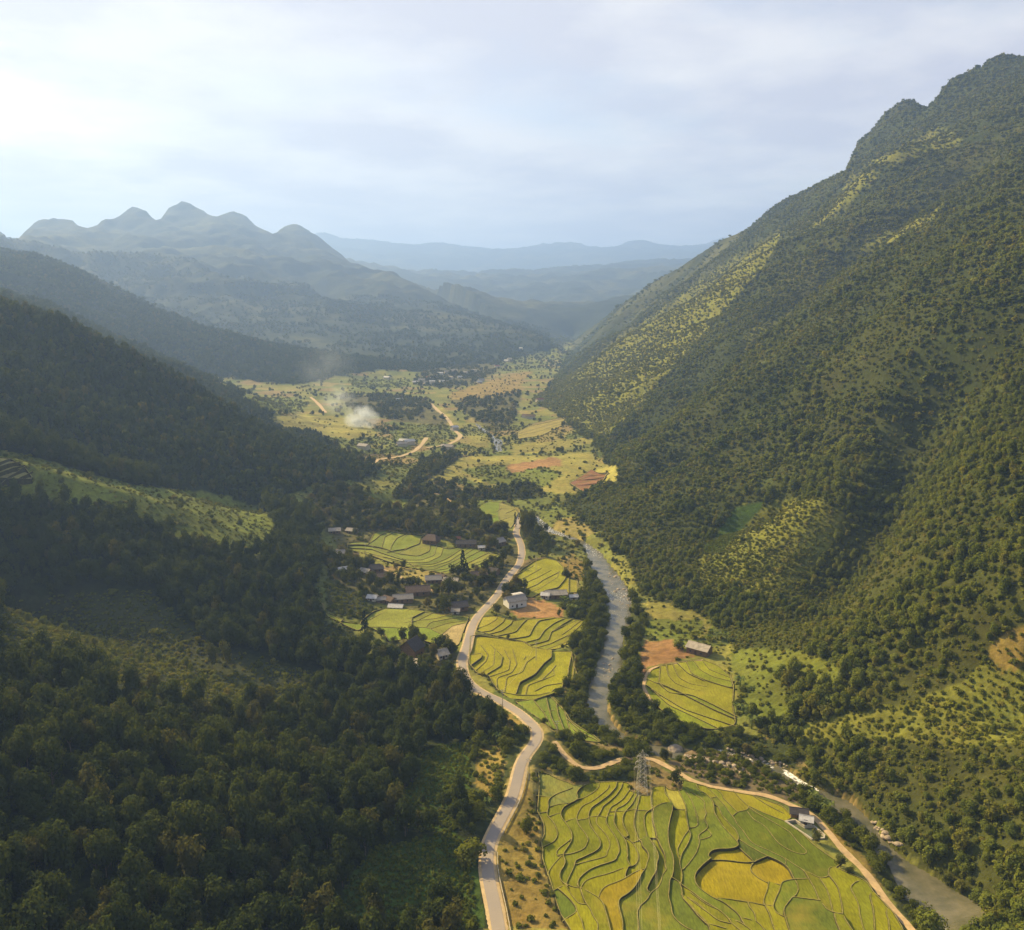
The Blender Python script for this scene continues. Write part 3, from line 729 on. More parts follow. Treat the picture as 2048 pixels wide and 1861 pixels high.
fld('field_right_of_the_road_bend', 'broad stepped rice field right of the road with curling banks', 'r5', '150,1000 210,990 330,1010 430,1030 540,1050 600,1090 700,1110 880,1120 920,1150 910,1220 940,1300 900,1330 830,1330 820,1400 740,1440 600,1470 440,1460 360,1400 310,1340 290,1290 200,1270 140,1200',
    '''200,1130 235,1125 230,1160 205,1175
190,1240 260,1180 280,1130 230,1060
200,1280 320,1210 325,1140
245,1290 370,1220 385,1150 300,1060
290,1290 430,1250 440,1180 400,1100
340,1380 345,1300 450,1270 490,1210 460,1100
400,1400 415,1300 530,1270 560,1200 620,1160
540,1180 555,1155
485,1410 510,1340 620,1290 690,1210 745,1170 740,1120
555,1410 570,1350 670,1320 740,1260 775,1220
620,1395 700,1360 830,1350
670,1320 770,1290 760,1270
860,1330 870,1240 890,1150
895,1330 910,1240 890,1130
730,1420 770,1385 830,1385
360,1400 500,1430 640,1440 740,1425''', .5, BRI)
fld('field_above_the_hairpin', 'narrow green rice field above the road bend', 'r5', '480,1480 600,1475 740,1440 800,1490 840,1560 880,1620 950,1670 1050,1730 1110,1780 1000,1770 880,1720 800,1690 740,1680 640,1600 540,1530',
    '''620,1490 690,1570 740,1660
715,1500 740,1600 775,1660
780,1500 790,1580 830,1670
740,1450 830,1540 850,1600 880,1690
720,1555 780,1550
900,1650 980,1720 1080,1770
860,1640 960,1740''', .5, [(.15, .19, .02), (.175, .21, .025)])
fld('field_on_the_right_bank', 'rounded rice field across the river below the lone farmhouse', 'r8', '235,570 320,545 420,530 490,525 560,550 620,600 635,650 630,740 645,830 570,850 520,855 430,835 340,795 290,760 245,710 215,650 225,610',
    '''285,570 280,640 330,680 440,695 500,720 640,790
315,550 325,600 360,640 430,665 500,675
350,550 375,610 430,640 510,650
375,545 420,590 500,625
415,540 435,590 500,620 620,650
450,535 480,575 540,605 630,625
490,530 520,570 600,600
225,650 300,700 400,760 520,800 640,840
260,680 330,740 460,800 560,850
280,640 400,690 540,760 635,800''', .5, [(.20, .215, .015), (.22, .22, .016), (.17, .20, .015)])
fld('field_of_the_village', 'wide fan of stepped rice terraces in the middle of the village', 'r4', '390,545 480,540 560,550 600,470 680,450 800,470 900,480 990,490 1010,550 1100,570 1200,600 1290,580 1400,590 1540,640 1620,640 1600,700 1500,740 1390,760 1300,770 1180,800 1100,780 950,760 850,740 700,700 600,660 480,620 380,600',
    '''380,570 470,560 580,580 650,610 720,640 830,680 920,740
400,560 560,570 680,600 800,640 950,660 1040,620 1050,560
450,590 580,600 700,650 820,690 980,690 1080,650 1100,580
520,620 700,670 850,710 1020,710 1130,660 1150,600
600,650 760,700 920,735 1080,720 1180,680 1300,600
720,695 880,740 1050,745 1200,700 1330,610
900,755 1080,765 1240,700 1380,610
1060,775 1180,760 1290,700 1440,620
1140,785 1260,760 1400,690 1500,640
1380,750 1500,700 1560,660 1590,650
1390,720 1480,690 1540,640
580,540 610,520 640,490 700,465
660,580 670,550 680,500 740,470
730,600 740,570 780,510 840,480
820,520 860,480
800,630 900,580 960,560 970,510 1000,490
740,620 860,600 860,580''', .7, [(.17, .195, .03), (.195, .21, .035), (.15, .18, .028)])
fld('field_below_the_village', 'stepped rice field left of the road below the village houses', 'r4', '600,1100 700,1080 800,1080 960,1100 1150,1130 1300,1140 1360,1150 1330,1230 1280,1370 1200,1400 1150,1380 1000,1340 850,1320 720,1350 680,1280 560,1230 480,1200 540,1140',
    '''560,1160 650,1120 720,1080
680,1175 800,1120 900,1090
750,1195 900,1160 1000,1110
830,1200 940,1180 1060,1120
950,1175 1100,1160 1200,1130
1010,1235 1050,1190 1180,1165 1340,1150
1060,1240 1180,1200 1340,1180
1180,1260 1230,1220 1335,1200
550,1220 720,1230 850,1240 1010,1235 1050,1245 1150,1300 1200,1400
900,1190 905,1240''', .6, [(.17, .19, .03), (.20, .21, .035)], seeds=[('r4', '1220,1270', (.33, .27, .12), 0), ('r4', '850,1280', (.16, .20, .025), 0)])
fld('strip_field', 'thin bright rice strip at the forest edge left of the village', 'r4', '210,1110 270,1130 340,1180 440,1200 540,1210 470,1260 400,1230 300,1180 220,1140', '340,1175 320,1200', .7, [(.17, .205, .02)])
fld('field_behind_the_village', 'small bright rice field behind the village beside the tall trees', 'r4', '1450,250 1520,220 1620,230 1730,270 1760,310 1730,380 1700,430 1600,420 1540,400 1480,330 1430,280',
    '1580,300 1630,270\n1510,360 1560,345\n1610,370 1690,340\n1610,230 1600,330 1620,420\n1660,310 1720,290', .7, [(.15, .20, .02), (.24, .23, .05)])
fld('terraces_at_the_left_edge', 'harvested stepped terraces on the spur at the left edge', 'r1', '0,1590 80,1610 140,1650 190,1720 100,1740 0,1730 -60,1710 -60,1580', '-60,1670 0,1640 50,1600\n-60,1690 0,1670 90,1625\n-30,1715 0,1700 120,1645\n30,1740 130,1660\n95,1740 165,1690', .8, [(.22, .20, .07)])
fld('terraces_on_the_far_slope', 'ochre stepped terraces on the far right valley side', 'r2', '1230,1450 1330,1400 1480,1365 1510,1395 1360,1470 1230,1490', '1225,1465 1350,1425 1500,1380\n1225,1475 1350,1445 1505,1390\n1300,1418 1480,1372', 1.6, [(.24, .20, .05)], .9)
fld('ploughed_terraces', 'red brown ploughed terraces above the river in mid valley', 'r2', '1590,1700 1640,1660 1740,1680 1700,1740 1600,1790 1520,1740', '1540,1730 1640,1700 1735,1690\n1555,1750 1650,1720 1720,1710\n1575,1770 1660,1745 1705,1730\n1600,1690 1730,1675', 1.0, [(.20, .10, .045)], .7)


def cut_field(F):
    poly = on_ground(F['poly'])
    F['wpoly'] = poly
    x0, y0 = poly[:, :2].min(0) - 2; x1, y1 = poly[:, :2].max(0) + 2
    I = np.where((GX > x0) & (GX < x1) & (GY > y0) & (GY < y1))
    i2 = inpoly(GX[I], GY[I], poly); HF[I] = np.where(i2, HF[I] - 2.6, HF[I])
for F in FIELDS: cut_field(F)
pond_px = tp('t2', P('1090,595 1200,580 1310,650 1410,645 1535,750 1530,788 1390,798 1310,740'))
pond_w = on_ground(pond_px)
I = np.where((GX > pond_w[:, 0].min() - 2) & (GX < pond_w[:, 0].max() + 2) & (GY > pond_w[:, 1].min() - 2) & (GY < pond_w[:, 1].max() + 2))
HF[I] = np.where(inpoly(GX[I], GY[I], pond_w), HF[I] - 1.5, HF[I])


def trace_loop(mask):
    """largest outer boundary loop of a cell mask, in cell corner coordinates (x, y)"""
    p = np.pad(mask, 1); nxt = {}
    ys, xs = np.where(mask)
    for y, x in zip(ys.tolist(), xs.tolist()):
        if not p[y, x + 1]: nxt.setdefault((x, y), []).append((x + 1, y))
        if not p[y + 1, x + 2]: nxt.setdefault((x + 1, y), []).append((x + 1, y + 1))
        if not p[y + 2, x + 1]: nxt.setdefault((x + 1, y + 1), []).append((x, y + 1))
        if not p[y + 1, x]: nxt.setdefault((x, y + 1), []).append((x, y))
    best, ba = None, 0
    while nxt:
        s = next(iter(nxt)); loop = [s]; c = s
        while True:
            l = nxt[c]; d = l.pop()
            if not l: del nxt[c]
            if d == s or d not in nxt: break
            loop.append(d); c = d
        a = np.array(loop, float); ar = .5 * np.sum(a[:, 0] * np.roll(a[:, 1], -1) - np.roll(a[:, 0], -1) * a[:, 1])
        if ar > ba: best, ba = a, ar
    return best


def build_field(F):
    c = F['cell']; poly = F['wpoly']
    x0, y0 = poly[:, :2].min(0) - 3 * c; x1, y1 = poly[:, :2].max(0) + 3 * c
    nx, ny = int((x1 - x0) / c) + 1, int((y1 - y0) / c) + 1
    cx, cyy = np.meshgrid(x0 + (np.arange(nx) + .5) * c, y0 + (np.arange(ny) + .5) * c)
    inside = inpoly(cx, cyy, poly); wall = np.zeros_like(inside); lines = []
    for ln in F['lines']:
        q = on_ground(ln)[:, :2]
        q = smooth(resample(q, 1.5 * c + .3), 2)
        lines.append(q); s = resample(q, c * .35)
        ix = ((s[:, 0] - x0) / c).astype(int); iy = ((s[:, 1] - y0) / c).astype(int); ok = (ix >= 0) & (ix < nx) & (iy >= 0) & (iy < ny)
        wall[iy[ok], ix[ok]] = True
    solid = wall | ~inside
    for li, q in enumerate(lines):                            # carry each bund's ends on to the next bund or the field's edge
        for e, f in ((0, 1), (-1, -2)):
            d = q[e] - q[min(f * 2, len(q) - 1) if f > 0 else max(f * 2, -len(q))]; d = d / (np.linalg.norm(d) + 1e-6); run = []
            for st_ in range(2, int(F.get('ext', 16) / c)):
                w = q[e] + d * st_ * c * .5; ix, iy = int((w[0] - x0) / c), int((w[1] - y0) / c)
                if not (0 <= ix < nx and 0 <= iy < ny): break
                run.append((iy, ix))
                if solid[iy, ix] and st_ > 4:
                    for y_, x_ in run: wall[y_, x_] = True
                    e0 = q[e].copy(); lines[li] = q = np.vstack([[w], q]) if e == 0 else np.vstack([q, [w]]); break
    free = inside & ~wall; lab = np.zeros((ny, nx), int); n = 0; base = hsample(H0, cx, cyy)
    fr = free.copy()
    while True:
        ii = np.argmax(fr)
        if not fr.flat[ii]: break
        n += 1; st = [(ii // nx, ii % nx)]; fr[st[0]] = False
        while st:
            y, x = st.pop(); lab[y, x] = n
            for dy, dx in ((1, 0), (-1, 0), (0, 1), (0, -1)):
                yy, xx = y + dy, x + dx
                if 0 <= yy < ny and 0 <= xx < nx and fr[yy, xx]: fr[yy, xx] = False; st.append((yy, xx))
    cnt = np.bincount(lab.ravel(), minlength=n + 1)
    small = np.where(cnt * c * c < max(7, 12 * c * c))[0]; lab[np.isin(lab, small) & (lab > 0)] = 0
    for _ in range(60):                                     # bund cells go to the nearest paddy
        z = (lab == 0) & inside
        if not z.any(): break
        for ax, sh in ((0, 1), (0, -1), (1, 1), (1, -1)):
            r = np.roll(lab, sh, ax); lab = np.where((lab == 0) & inside & (r > 0), r, lab)
    level = np.zeros(n + 1); mean_h = np.zeros(n + 1); ids = [k for k in range(1, n + 1) if (lab == k).any()]
    seedmap = {}
    for t, p, col, dz in F['seeds']:
        w = on_ground(tp(t, P(p)))[0]; ix, iy = int((w[0] - x0) / c), int((w[1] - y0) / c)
        if 0 <= ix < nx and 0 <= iy < ny and lab[iy, ix]: seedmap[lab[iy, ix]] = (col, dz)
    for k in ids: mean_h[k] = base[lab == k].mean(); level[k] = mean_h[k] + (seedmap[k][1] if k in seedmap else 0)
    tilt = .5; lev = np.where(lab > 0, level[lab] + tilt * (base - mean_h[lab]), base)
    mb_v, mb_f, mb_m = [], [], []
    outline = resample(np.vstack([poly[:, :2], poly[:1, :2]]), 2.0)
    bw = F['bw']
    for q in lines + [outline]:
        q = resample(q, max(1.0, 1.6 * c)); m = len(q)
        if m < 3: continue
        t = np.gradient(q, axis=0); t /= np.linalg.norm(t, axis=1)[:, None] + 1e-9; nn = np.stack([-t[:, 1], t[:, 0]], 1)
        def lv(s):
            a = q + nn * s; ix = np.clip(((a[:, 0] - x0) / c).astype(int), 0, nx - 1); iy = np.clip(((a[:, 1] - y0) / c).astype(int), 0, ny - 1); return lev[iy, ix]
        off = 1.2 * c + .45
        a, b = lv(off), lv(-off); top = smooth(np.maximum(a, b)[:, None], 2)[:, 0] + .16 + .05 * RNG.random(m)
        wv = bw * (.7 + .6 * RNG.random(m))
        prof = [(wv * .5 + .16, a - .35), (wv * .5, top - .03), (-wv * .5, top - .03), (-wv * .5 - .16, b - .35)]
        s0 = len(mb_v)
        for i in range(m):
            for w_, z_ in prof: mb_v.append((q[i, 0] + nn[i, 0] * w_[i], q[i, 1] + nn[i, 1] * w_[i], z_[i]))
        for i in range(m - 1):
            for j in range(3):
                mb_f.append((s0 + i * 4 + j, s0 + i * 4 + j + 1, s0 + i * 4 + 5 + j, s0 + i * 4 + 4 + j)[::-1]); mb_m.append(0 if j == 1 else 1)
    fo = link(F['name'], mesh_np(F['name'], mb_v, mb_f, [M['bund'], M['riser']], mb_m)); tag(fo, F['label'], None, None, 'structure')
    for k in ids:
        loop = trace_loop(lab == k)
        if loop is None or len(loop) < 8: continue
        loop = smooth(loop, 3, True)[::2]; loop[:, 0] = x0 + loop[:, 0] * c; loop[:, 1] = y0 + loop[:, 1] * c
        m = len(loop); zz_ = level[k] + tilt * (smooth(hsample(H0, loop[:, 0], loop[:, 1])[:, None], 4, True)[:, 0] - mean_h[k]); v = [(x, y, z) for (x, y), z in zip(loop, zz_)] + [(x, y, z - 3.0) for (x, y), z in zip(loop, zz_)]
        tris = tessellate_polygon([[Vector((x, y, 0)) for x, y in loop]])
        f = []
        for tr in tris:
            a, b, d = (loop[i] for i in tr)
            f.append(tuple(tr) if (b[0] - a[0]) * (d[1] - a[1]) - (b[1] - a[1]) * (d[0] - a[0]) > 0 else tuple(tr)[::-1])
        nt_ = len(f); f += [(i, m + i, m + (i + 1) % m, (i + 1) % m) for i in range(m)]
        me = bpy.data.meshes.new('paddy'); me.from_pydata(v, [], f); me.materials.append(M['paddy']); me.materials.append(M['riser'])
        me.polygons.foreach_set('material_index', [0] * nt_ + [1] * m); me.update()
        o = link('paddy', me, fo); col = seedmap[k][0] if k in seedmap else random.choice(F['col'])
        j = random.uniform(.88, 1.12); o.color = (col[0] * j, col[1] * j * random.uniform(.96, 1.04), col[2], 1)


# ------------------------------------------------------------------ land cover (what grows where), looked up from the traced outlines
CLS = dict(F=0, W=1, S=2, G=3, Y=4, B=5, V=6, C=7, R=8, D=9, K=10, H=11, N=12)
GCOL = np.array([(.030, .040, .014), (.040, .051, .013), (.140, .146, .025), (.130, .150, .023), (.235, .215, .05), (.26, .15, .06), (.15, .155, .040), (.05, .085, .015),
                 (.05, .06, .018), (.235, .175, .045), (.045, .052, .018), (.10, .095, .035), (.14, .11, .06)])
LCW, LCH = 512, 466
gu, gv = np.meshgrid((np.arange(LCW) + .5) * 4, (np.arange(LCH) + .5) * 4)
LC = np.where(gu > 1100, CLS['W'], CLS['F'])
def paint(k, tile, s): 
    global LC
    LC = np.where(inpoly(gu, gv, tp(tile, P(s))), CLS[k], LC)
paint('V', 'px', '1000,1861 960,1700 1010,1600 1030,1480 960,1400 900,1360 760,1320 680,1270 620,1220 640,1130 640,1040 560,1000 620,970 700,970 760,945 700,915 660,890 560,840 500,800 410,750 480,760 600,770 660,755 760,740 900,745 1000,725 1100,700 1150,680 1120,740 1090,780 1100,820 1150,860 1210,910 1200,960 1120,1010 1200,1070 1260,1130 1280,1190 1420,1240 1470,1300 1500,1450 1620,1530 1760,1640 1940,1800 1990,1861')
paint('S', 'px', '1060,800 1150,740 1250,670 1350,600 1430,540 1500,500 1570,460 1530,530 1450,620 1400,680 1340,740 1280,810 1210,880 1150,850')
for s in ('1480,680 1520,650 1590,625 1560,650 1500,690', '1715,490 1760,465 1860,430 1900,390 1860,450 1780,490 1720,505', '1720,330 1800,300 1880,255 1930,285 1900,300 1850,310 1780,330',
          '1700,350 1660,420 1600,470 1680,420 1760,350', '1400,1110 1440,1060 1480,1010 1640,1000 1690,1030 1640,1130 1560,1190 1400,1180'): paint('S', 'px', s)
paint('C', 'px', '1405,1105 1470,1015 1530,1005 1440,1110')
paint('S', 'r8', '950,850 1100,790 1250,780 1500,720 1750,620 1850,500 2016,420 2016,900 1700,960 1400,900 1150,900 1000,960')
paint('G', 'r8', '620,480 950,480 1150,560 1150,630 1000,640 900,600 880,700 900,780 760,830 680,780 650,640 620,570')
paint('D', 'r8', '1840,480 1900,410 2016,370 2016,560 1900,580')
paint('G', 'px', '0,898 70,915 170,945 270,972 340,978 440,988 540,1030 560,1080 500,1115 400,1095 300,1055 200,1020 100,1000 0,1000')
paint('K', 'px', '0,1200 300,1180 420,1290 640,1350 630,1420 440,1430 250,1380 120,1325 0,1310')
paint('K', 'px', '640,1250 700,1250 740,1300 700,1330 640,1310')
paint('C', 'r7', '1700,520 1780,480 1895,475 1895,620 1885,720 1830,740 1650,720 1600,700 1680,620')
paint('C', 'r7', '1640,730 1830,750 1840,840 1680,830 1560,780'); paint('C', 'r7', '1400,1040 1500,900 1830,830 1930,970 1945,1180 1945,1232 1380,1232')
paint('D', 't4', '440,330 640,480 880,620 940,700 860,780 700,720 560,560 440,480 330,420 200,300 240,250')
paint('R', 't4', '880,640 950,760 900,830 820,900 750,1020 700,1180 640,1380 440,1700 350,1832 200,1832 230,1200 240,860 400,800 700,780')
paint('D', 't4', '330,900 560,860 640,1050 560,1400 400,1500 280,1300')
paint('D', 'px', '1045,1540 1070,1600 1085,1690 1090,1750 1115,1810 1140,1861 1005,1861 1000,1790 990,1740 1000,1690 1030,1610')
paint('B', 'r5', '560,720 680,730 760,760 830,800 830,870 700,880 480,860 450,830 540,790')
paint('D', 'r5', '760,440 900,400 1000,470 990,590 930,590 850,570 830,500')
paint('Y', 'r8', '210,250 330,240 360,280 440,290 520,350 520,390 460,430 380,420 210,420'); paint('G', 'r8', '215,330 480,330 500,380 450,425 215,410')
paint('B', 'r8', '205,430 340,430 400,470 450,510 300,540 230,560 200,640 188,520')
# mid valley
paint('Y', 'r2', '690,1720 860,1610 1000,1580 1180,1580 1400,1590 1560,1560 1640,1560 1680,1620 1800,1650 1790,1720 1560,1800 1400,1790 1150,1760 1000,1740 900,1700 760,1770')
paint('G', 'r2', '900,1650 1100,1640 1400,1640 1480,1700 1350,1770 1150,1760 1000,1720'); paint('B', 'r2', '1150,1640 1330,1610 1450,1590 1480,1640 1350,1650 1200,1680')
paint('Y', 'r2', '1190,1540 1300,1500 1420,1500 1640,1480 1660,1510 1420,1560 1200,1580'); paint('D', 'r2', '850,1230 1040,1170 1200,1120 1310,1110 1260,1170 1240,1230 1000,1280 830,1260')
paint('Y', 'r2', '940,1470 1050,1470 1060,1540 950,1530'); paint('Y', 'r2', '750,1300 810,1320 930,1430 850,1430'); paint('G', 'r2', '260,1155 500,1150 660,1165 560,1200 320,1200')
paint('G', 'r2', '540,1450 700,1420 680,1480 600,1560 480,1560'); paint('Y', 'r2', '50,1430 260,1400 400,1420 440,1470 300,1490 100,1480')
paint('Y', 'r1', '1480,1370 1700,1350 1973,1370 1973,1480 1800,1480 1600,1440'); paint('G', 'r1', '1330,1260 1600,1250 1750,1280 1700,1340 1480,1340')
paint('G', 'px', '620,985 700,960 720,975 650,1000'); paint('G', 'r4', '480,130 800,120 940,190 860,320 700,240 580,190')
paint('Y', 'px', '840,950 900,915 950,925 900,965')
# woods: river banks, hedges, village
paint('R', 'r5', '1000,470 1060,540 1100,640 1150,790 1160,880 1120,1040 1090,1150 1030,1280 1010,1400 1000,1490 1030,1560 1080,1650 1180,1710 1280,1790 1000,1750 880,1640 820,1540 760,1440 830,1400 880,1330 930,1290 930,1150 860,1100 920,1020 1000,900 850,850 840,790 760,760 860,700 1000,690 990,590')
paint('R', 'r5', '1330,720 1350,720 1420,860 1440,900 1400,1020 1380,1160 1400,1290 1400,1420 1480,1560 1620,1600 1800,1660 2015,1690 2015,1832 1750,1795 1550,1780 1400,1730 1260,1680 1195,1610 1170,1520 1170,1430 1190,1340 1265,1220 1270,1020 1320,930')
paint('R', 't5', '700,290 600,280 400,260 250,235 100,185 0,130 0,0 560,0 700,60 960,140 1150,110 1320,110 1500,200 1750,300 2016,420 2016,560 1850,520 1700,470 1450,390 1250,340 1100,290')
paint('R', 't5', '0,220 150,290 300,360 400,430 330,440 230,430 100,470 180,560 130,700 60,700 0,680')
paint('N', 't5', '680,330 1000,330 1200,385 1550,490 1800,640 2016,780 2016,980 1900,960 1600,860 1260,810 1000,760 800,690 620,600 480,480 560,455 680,430')
paint('W', 't3', '20,60 110,125 240,185 400,240 560,300 690,370 760,480 900,640 960,740 1060,840 1160,930 1260,1020 1400,1100 1560,1160 1660,1270 1900,1450 2010,1550 2010,900 1200,500 600,0 0,0')
paint('R', 't5', '1250,345 1450,390 1600,430 1750,480 1850,525 2016,590 2016,300 1500,200')
paint('R', 't4', '1120,740 1300,660 1450,750 1600,830 1800,920 1998,900 1998,1000 1800,1080 1650,1110 1500,1090 1400,1010 1340,950 1230,820')
paint('R', 't4', '1060,780 1200,900 1270,1000 1400,1110 1500,1180 1998,1050 1998,1270 1500,1290 1300,1220 1150,1120 1000,1150 880,1100 860,1000 980,930')
paint('R', 't3', '0,200 200,320 400,480 690,600 640,700 880,900 850,960 1050,1090 1050,1210 1150,1380 1200,1480 1500,1680 1620,1832 1300,1832 1180,1680 1000,1450 900,1250 780,1100 640,900 450,680 260,560 60,430 0,420')
paint('D', 't3', '340,600 420,680 640,900 820,1100 940,1300 920,1400 820,1260 700,1090 560,960 400,760')
paint('H', 'r4', '20,200 250,60 480,110 600,250 850,330 900,160 1100,40 1240,90 1400,260 1540,420 1740,470 1600,640 1300,570 1000,480 650,440 560,540 380,590 300,560')
paint('H', 'r4', '60,560 300,600 640,760 1080,930 1100,780 1300,770 1560,730 1640,650 1760,520 1770,700 1640,850 1480,1060 1350,1150 1150,1120 900,1090 700,1060 500,1000 300,900 200,700')
paint('H', 'r4', '680,1300 860,1310 1000,1340 1200,1400 1270,1440 1300,1520 1100,1600 800,1560 680,1420'); paint('R', 'r4', '1760,300 1880,330 1900,450 2016,520 1990,620 1830,600 1760,500')
paint('H', 'r5', '370,640 560,640 570,720 550,790 400,850 300,800'); paint('K', 'r4', '200,880 330,900 560,1000 600,1080 500,1160 330,1130 230,1080')
paint('R', 'r2', '600,1720 700,1600 860,1560 920,1580 760,1700 640,1760 900,1780 1100,1760 1300,1740 1400,1810 1250,1832 500,1832')
paint('H', 'r2', '200,1240 420,1240 720,1260 760,1310 840,1390 820,1420 560,1390 300,1330'); paint('H', 'r2', '830,1270 1100,1250 1250,1220 1200,1400 1100,1450 980,1380 900,1320')
paint('H', 'r2', '620,1180 700,1100 850,1080 1100,1060 1150,1080 980,1180 800,1200')
paint('V', 'px', '925,950 935,950 935,955 925,955')


def cover_class(X, Y, Z, jitter=True):
    s = np.clip(1.2e3 / np.hypot(X, Y), .6, 6)
    u, v, d = proj(X, Y, Z)
    if jitter:
        u = u + s * 2.2 * fbm(X / 9, Y / 9, 61, 3); v = v + s * 1.6 * fbm(X / 9 + 40, Y / 9, 67, 3)
    out = (u < 0) | (u > 2047) | (v > 1860) | (v < 0)
    c = LC[np.clip((v / 4).astype(int), 0, LCH - 1), np.clip((u / 4).astype(int), 0, LCW - 1)]
    low = (v > 1860) & (u > 930) & (u < 1850)
    return np.where(out, np.where(low, CLS['Y'], np.where(X > 60, CLS['W'], CLS['F'])), c)


def visible(H):
    e = (H - CAM_H) / RR; m = np.maximum.accumulate(e, 1); return e >= m - .004
VIS = visible(H0)
cls = cover_class(GX, GY, H0)
dflt = np.where(GX > 60, CLS['W'], CLS['F']); cls = np.where(VIS, cls, dflt)
cov = GCOL[cls]
def plots(x, y):
    wx = x + 14 * fbm(x / 60, y / 60, 301, 3); wy = y * .8 + 14 * fbm(x / 60, y / 60, 303, 3); s_ = 34.
    ix, iy = np.floor(wx / s_), np.floor(wy / s_); b1 = np.full(x.shape, 9e9); b2 = b1.copy(); idv = np.zeros(x.shape)
    for dx in (-1, 0, 1):
        for dy in (-1, 0, 1):
            jx, jy = ix + dx, iy + dy; px_ = (jx + .15 + .7 * hash2(jx, jy, 311)) * s_; py_ = (jy + .15 + .7 * hash2(jx, jy, 313)) * s_
            d = np.hypot(wx - px_, wy - py_); h_ = hash2(jx, jy, 317); m = d < b1; b2 = np.where(m, b1, np.minimum(b2, d)); idv = np.where(m, h_, idv); b1 = np.where(m, d, b1)
    return idv, b2 - b1
pid, pedge = plots(GX, GY)
PC = np.array([(.15, .16, .035), (.19, .185, .04), (.13, .15, .03), (.24, .20, .06), (.11, .13, .03), (.17, .175, .04), (.21, .16, .06), (.14, .155, .035)])
vm = (cls == CLS['V'])[..., None]; cov = np.where(vm, PC[np.clip((pid * 8).astype(int), 0, 7)], cov)
ym = ((cls == CLS['Y']) | (cls == CLS['B']) | (cls == CLS['G']))[..., None]; cov = np.where(ym, cov * (.8 + .45 * pid[..., None]), cov)
patch = fbm(GX / 130, GY / 130, 71, 4)[..., None]
isw = (cls == CLS['W'])[..., None]
cov = np.where(isw, cov * (1 - np.clip(patch * 1.6 + .1, 0, 1)) + np.array((.060, .064, .015)) * np.clip(patch * 1.6 + .1, 0, 1), cov)
far_forest = (RR > 1900)[..., None] & ((cls == CLS['F']) | (cls == CLS['W']))[..., None]
pf = np.clip(fbm(GX / 300, GY / 300, 77, 5, .6) * 2.6 - .05, 0, 1)[..., None]
cov = np.where(far_forest, np.array((.026, .036, .018)) * (1 - pf) + np.array((.072, .076, .030)) * pf, cov)

I3 = np.arange(NTH * NR).reshape(NTH, NR)
FQ = np.stack([I3[:-1, :-1], I3[1:, :-1], I3[1:, 1:], I3[:-1, 1:]], -1)
qx, qy, qh = GX[:-1, :-1], GY[:-1, :-1], H0[:-1, :-1]
reg = np.where((qx > 95) & (qy < 3300) & (qh > 4.5), 1, np.where((qx < 0) & (np.hypot(qx, qy) < 2000) & (qh > 9.5), 2, np.where((np.hypot(qx, qy) > 2000) & (qh > 6), 3, 0)))
for k, nm in ((0, 'valley_floor'), (1, 'right_mountainside'), (2, 'left_hills'), (3, 'distant_mountains')):
    f = FQ[reg == k].reshape(-1, 4); used, inv = np.unique(f, return_inverse=True)
    V = np.stack([GX.ravel()[used], GY.ravel()[used], HF.ravel()[used]], 1)
    me = mesh_np(nm, V, inv.reshape(-1, 4)[:, ::-1] if False else inv.reshape(-1, 4), [M['ground']], None, True)
    a = me.color_attributes.new('cover', 'FLOAT_COLOR', 'POINT'); cc = np.ones((len(used), 4), np.float32); cc[:, :3] = cov.reshape(-1, 3)[used]
    a.data.foreach_set('color', cc.ravel()); tag(link(nm, me), kind='structure')

# ------------------------------------------------------------------ river, roads, tracks
k = 9; V = []
for i in range(len(wb)):
    for j in range(k):
        s = j / (k - 1) * 1.06 - .03; V.append((wb[i, 0] * (1 - s) + eb[i, 0] * s, wb[i, 1] * (1 - s) + eb[i, 1] * s, wz[i]))
F_ = [(i * k + j, i * k + j + 1, (i + 1) * k + j + 1, (i + 1) * k + j) for i in range(len(wb) - 1) for j in range(k - 1)]
me = mesh_np('river', V, F_, [M['water']], None, True); V = np.array(V)
uu, vv, _ = proj(V[:, 0], V[:, 1], V[:, 2]); foam = np.full(len(V), .08)
for t, s, val in (('t5', '1740,480 2030,580 2030,760 1850,640', 1), ('t3', '-40,60 120,140 230,200 190,250 60,210 -40,170', 1), ('r5', '1120,740 1340,780 1330,900 1150,880', .34), ('r5', '980,290 1120,370 1120,440 1000,400', .5),
                  ('t5', '800,290 1500,400 1750,480 1700,570 1200,400 800,340', .6), ('r5', '1100,650 1340,690 1340,760 1130,740', .5), ('t3', '1300,1540 1500,1600 1700,1850 1500,1850', .5), ('r5', '620,110 860,240 860,280 700,240', .6)):
    foam[inpoly(uu, vv, tp(t, P(s)))] = val
at = me.attributes.new('foam', 'FLOAT', 'POINT'); at.data.foreach_set('value', foam.astype(np.float32))
tag(link('river', me), kind='structure')
a, b = on_ground(RIVER_FAR[0]), on_ground(RIVER_FAR[1]); z = (a[:, 2] + b[:, 2]).mean() / 2 + .5
me = mesh_np('river', [(*p[:2], z) for p in np.vstack([a, b])], [(i, i + 6, i + 7, i + 1) for i in range(5)], [M['water']])
me.attributes.new('foam', 'FLOAT', 'POINT').data.foreach_set('value', np.full(12, .5, np.float32)); tag(link('river', me), kind='structure')

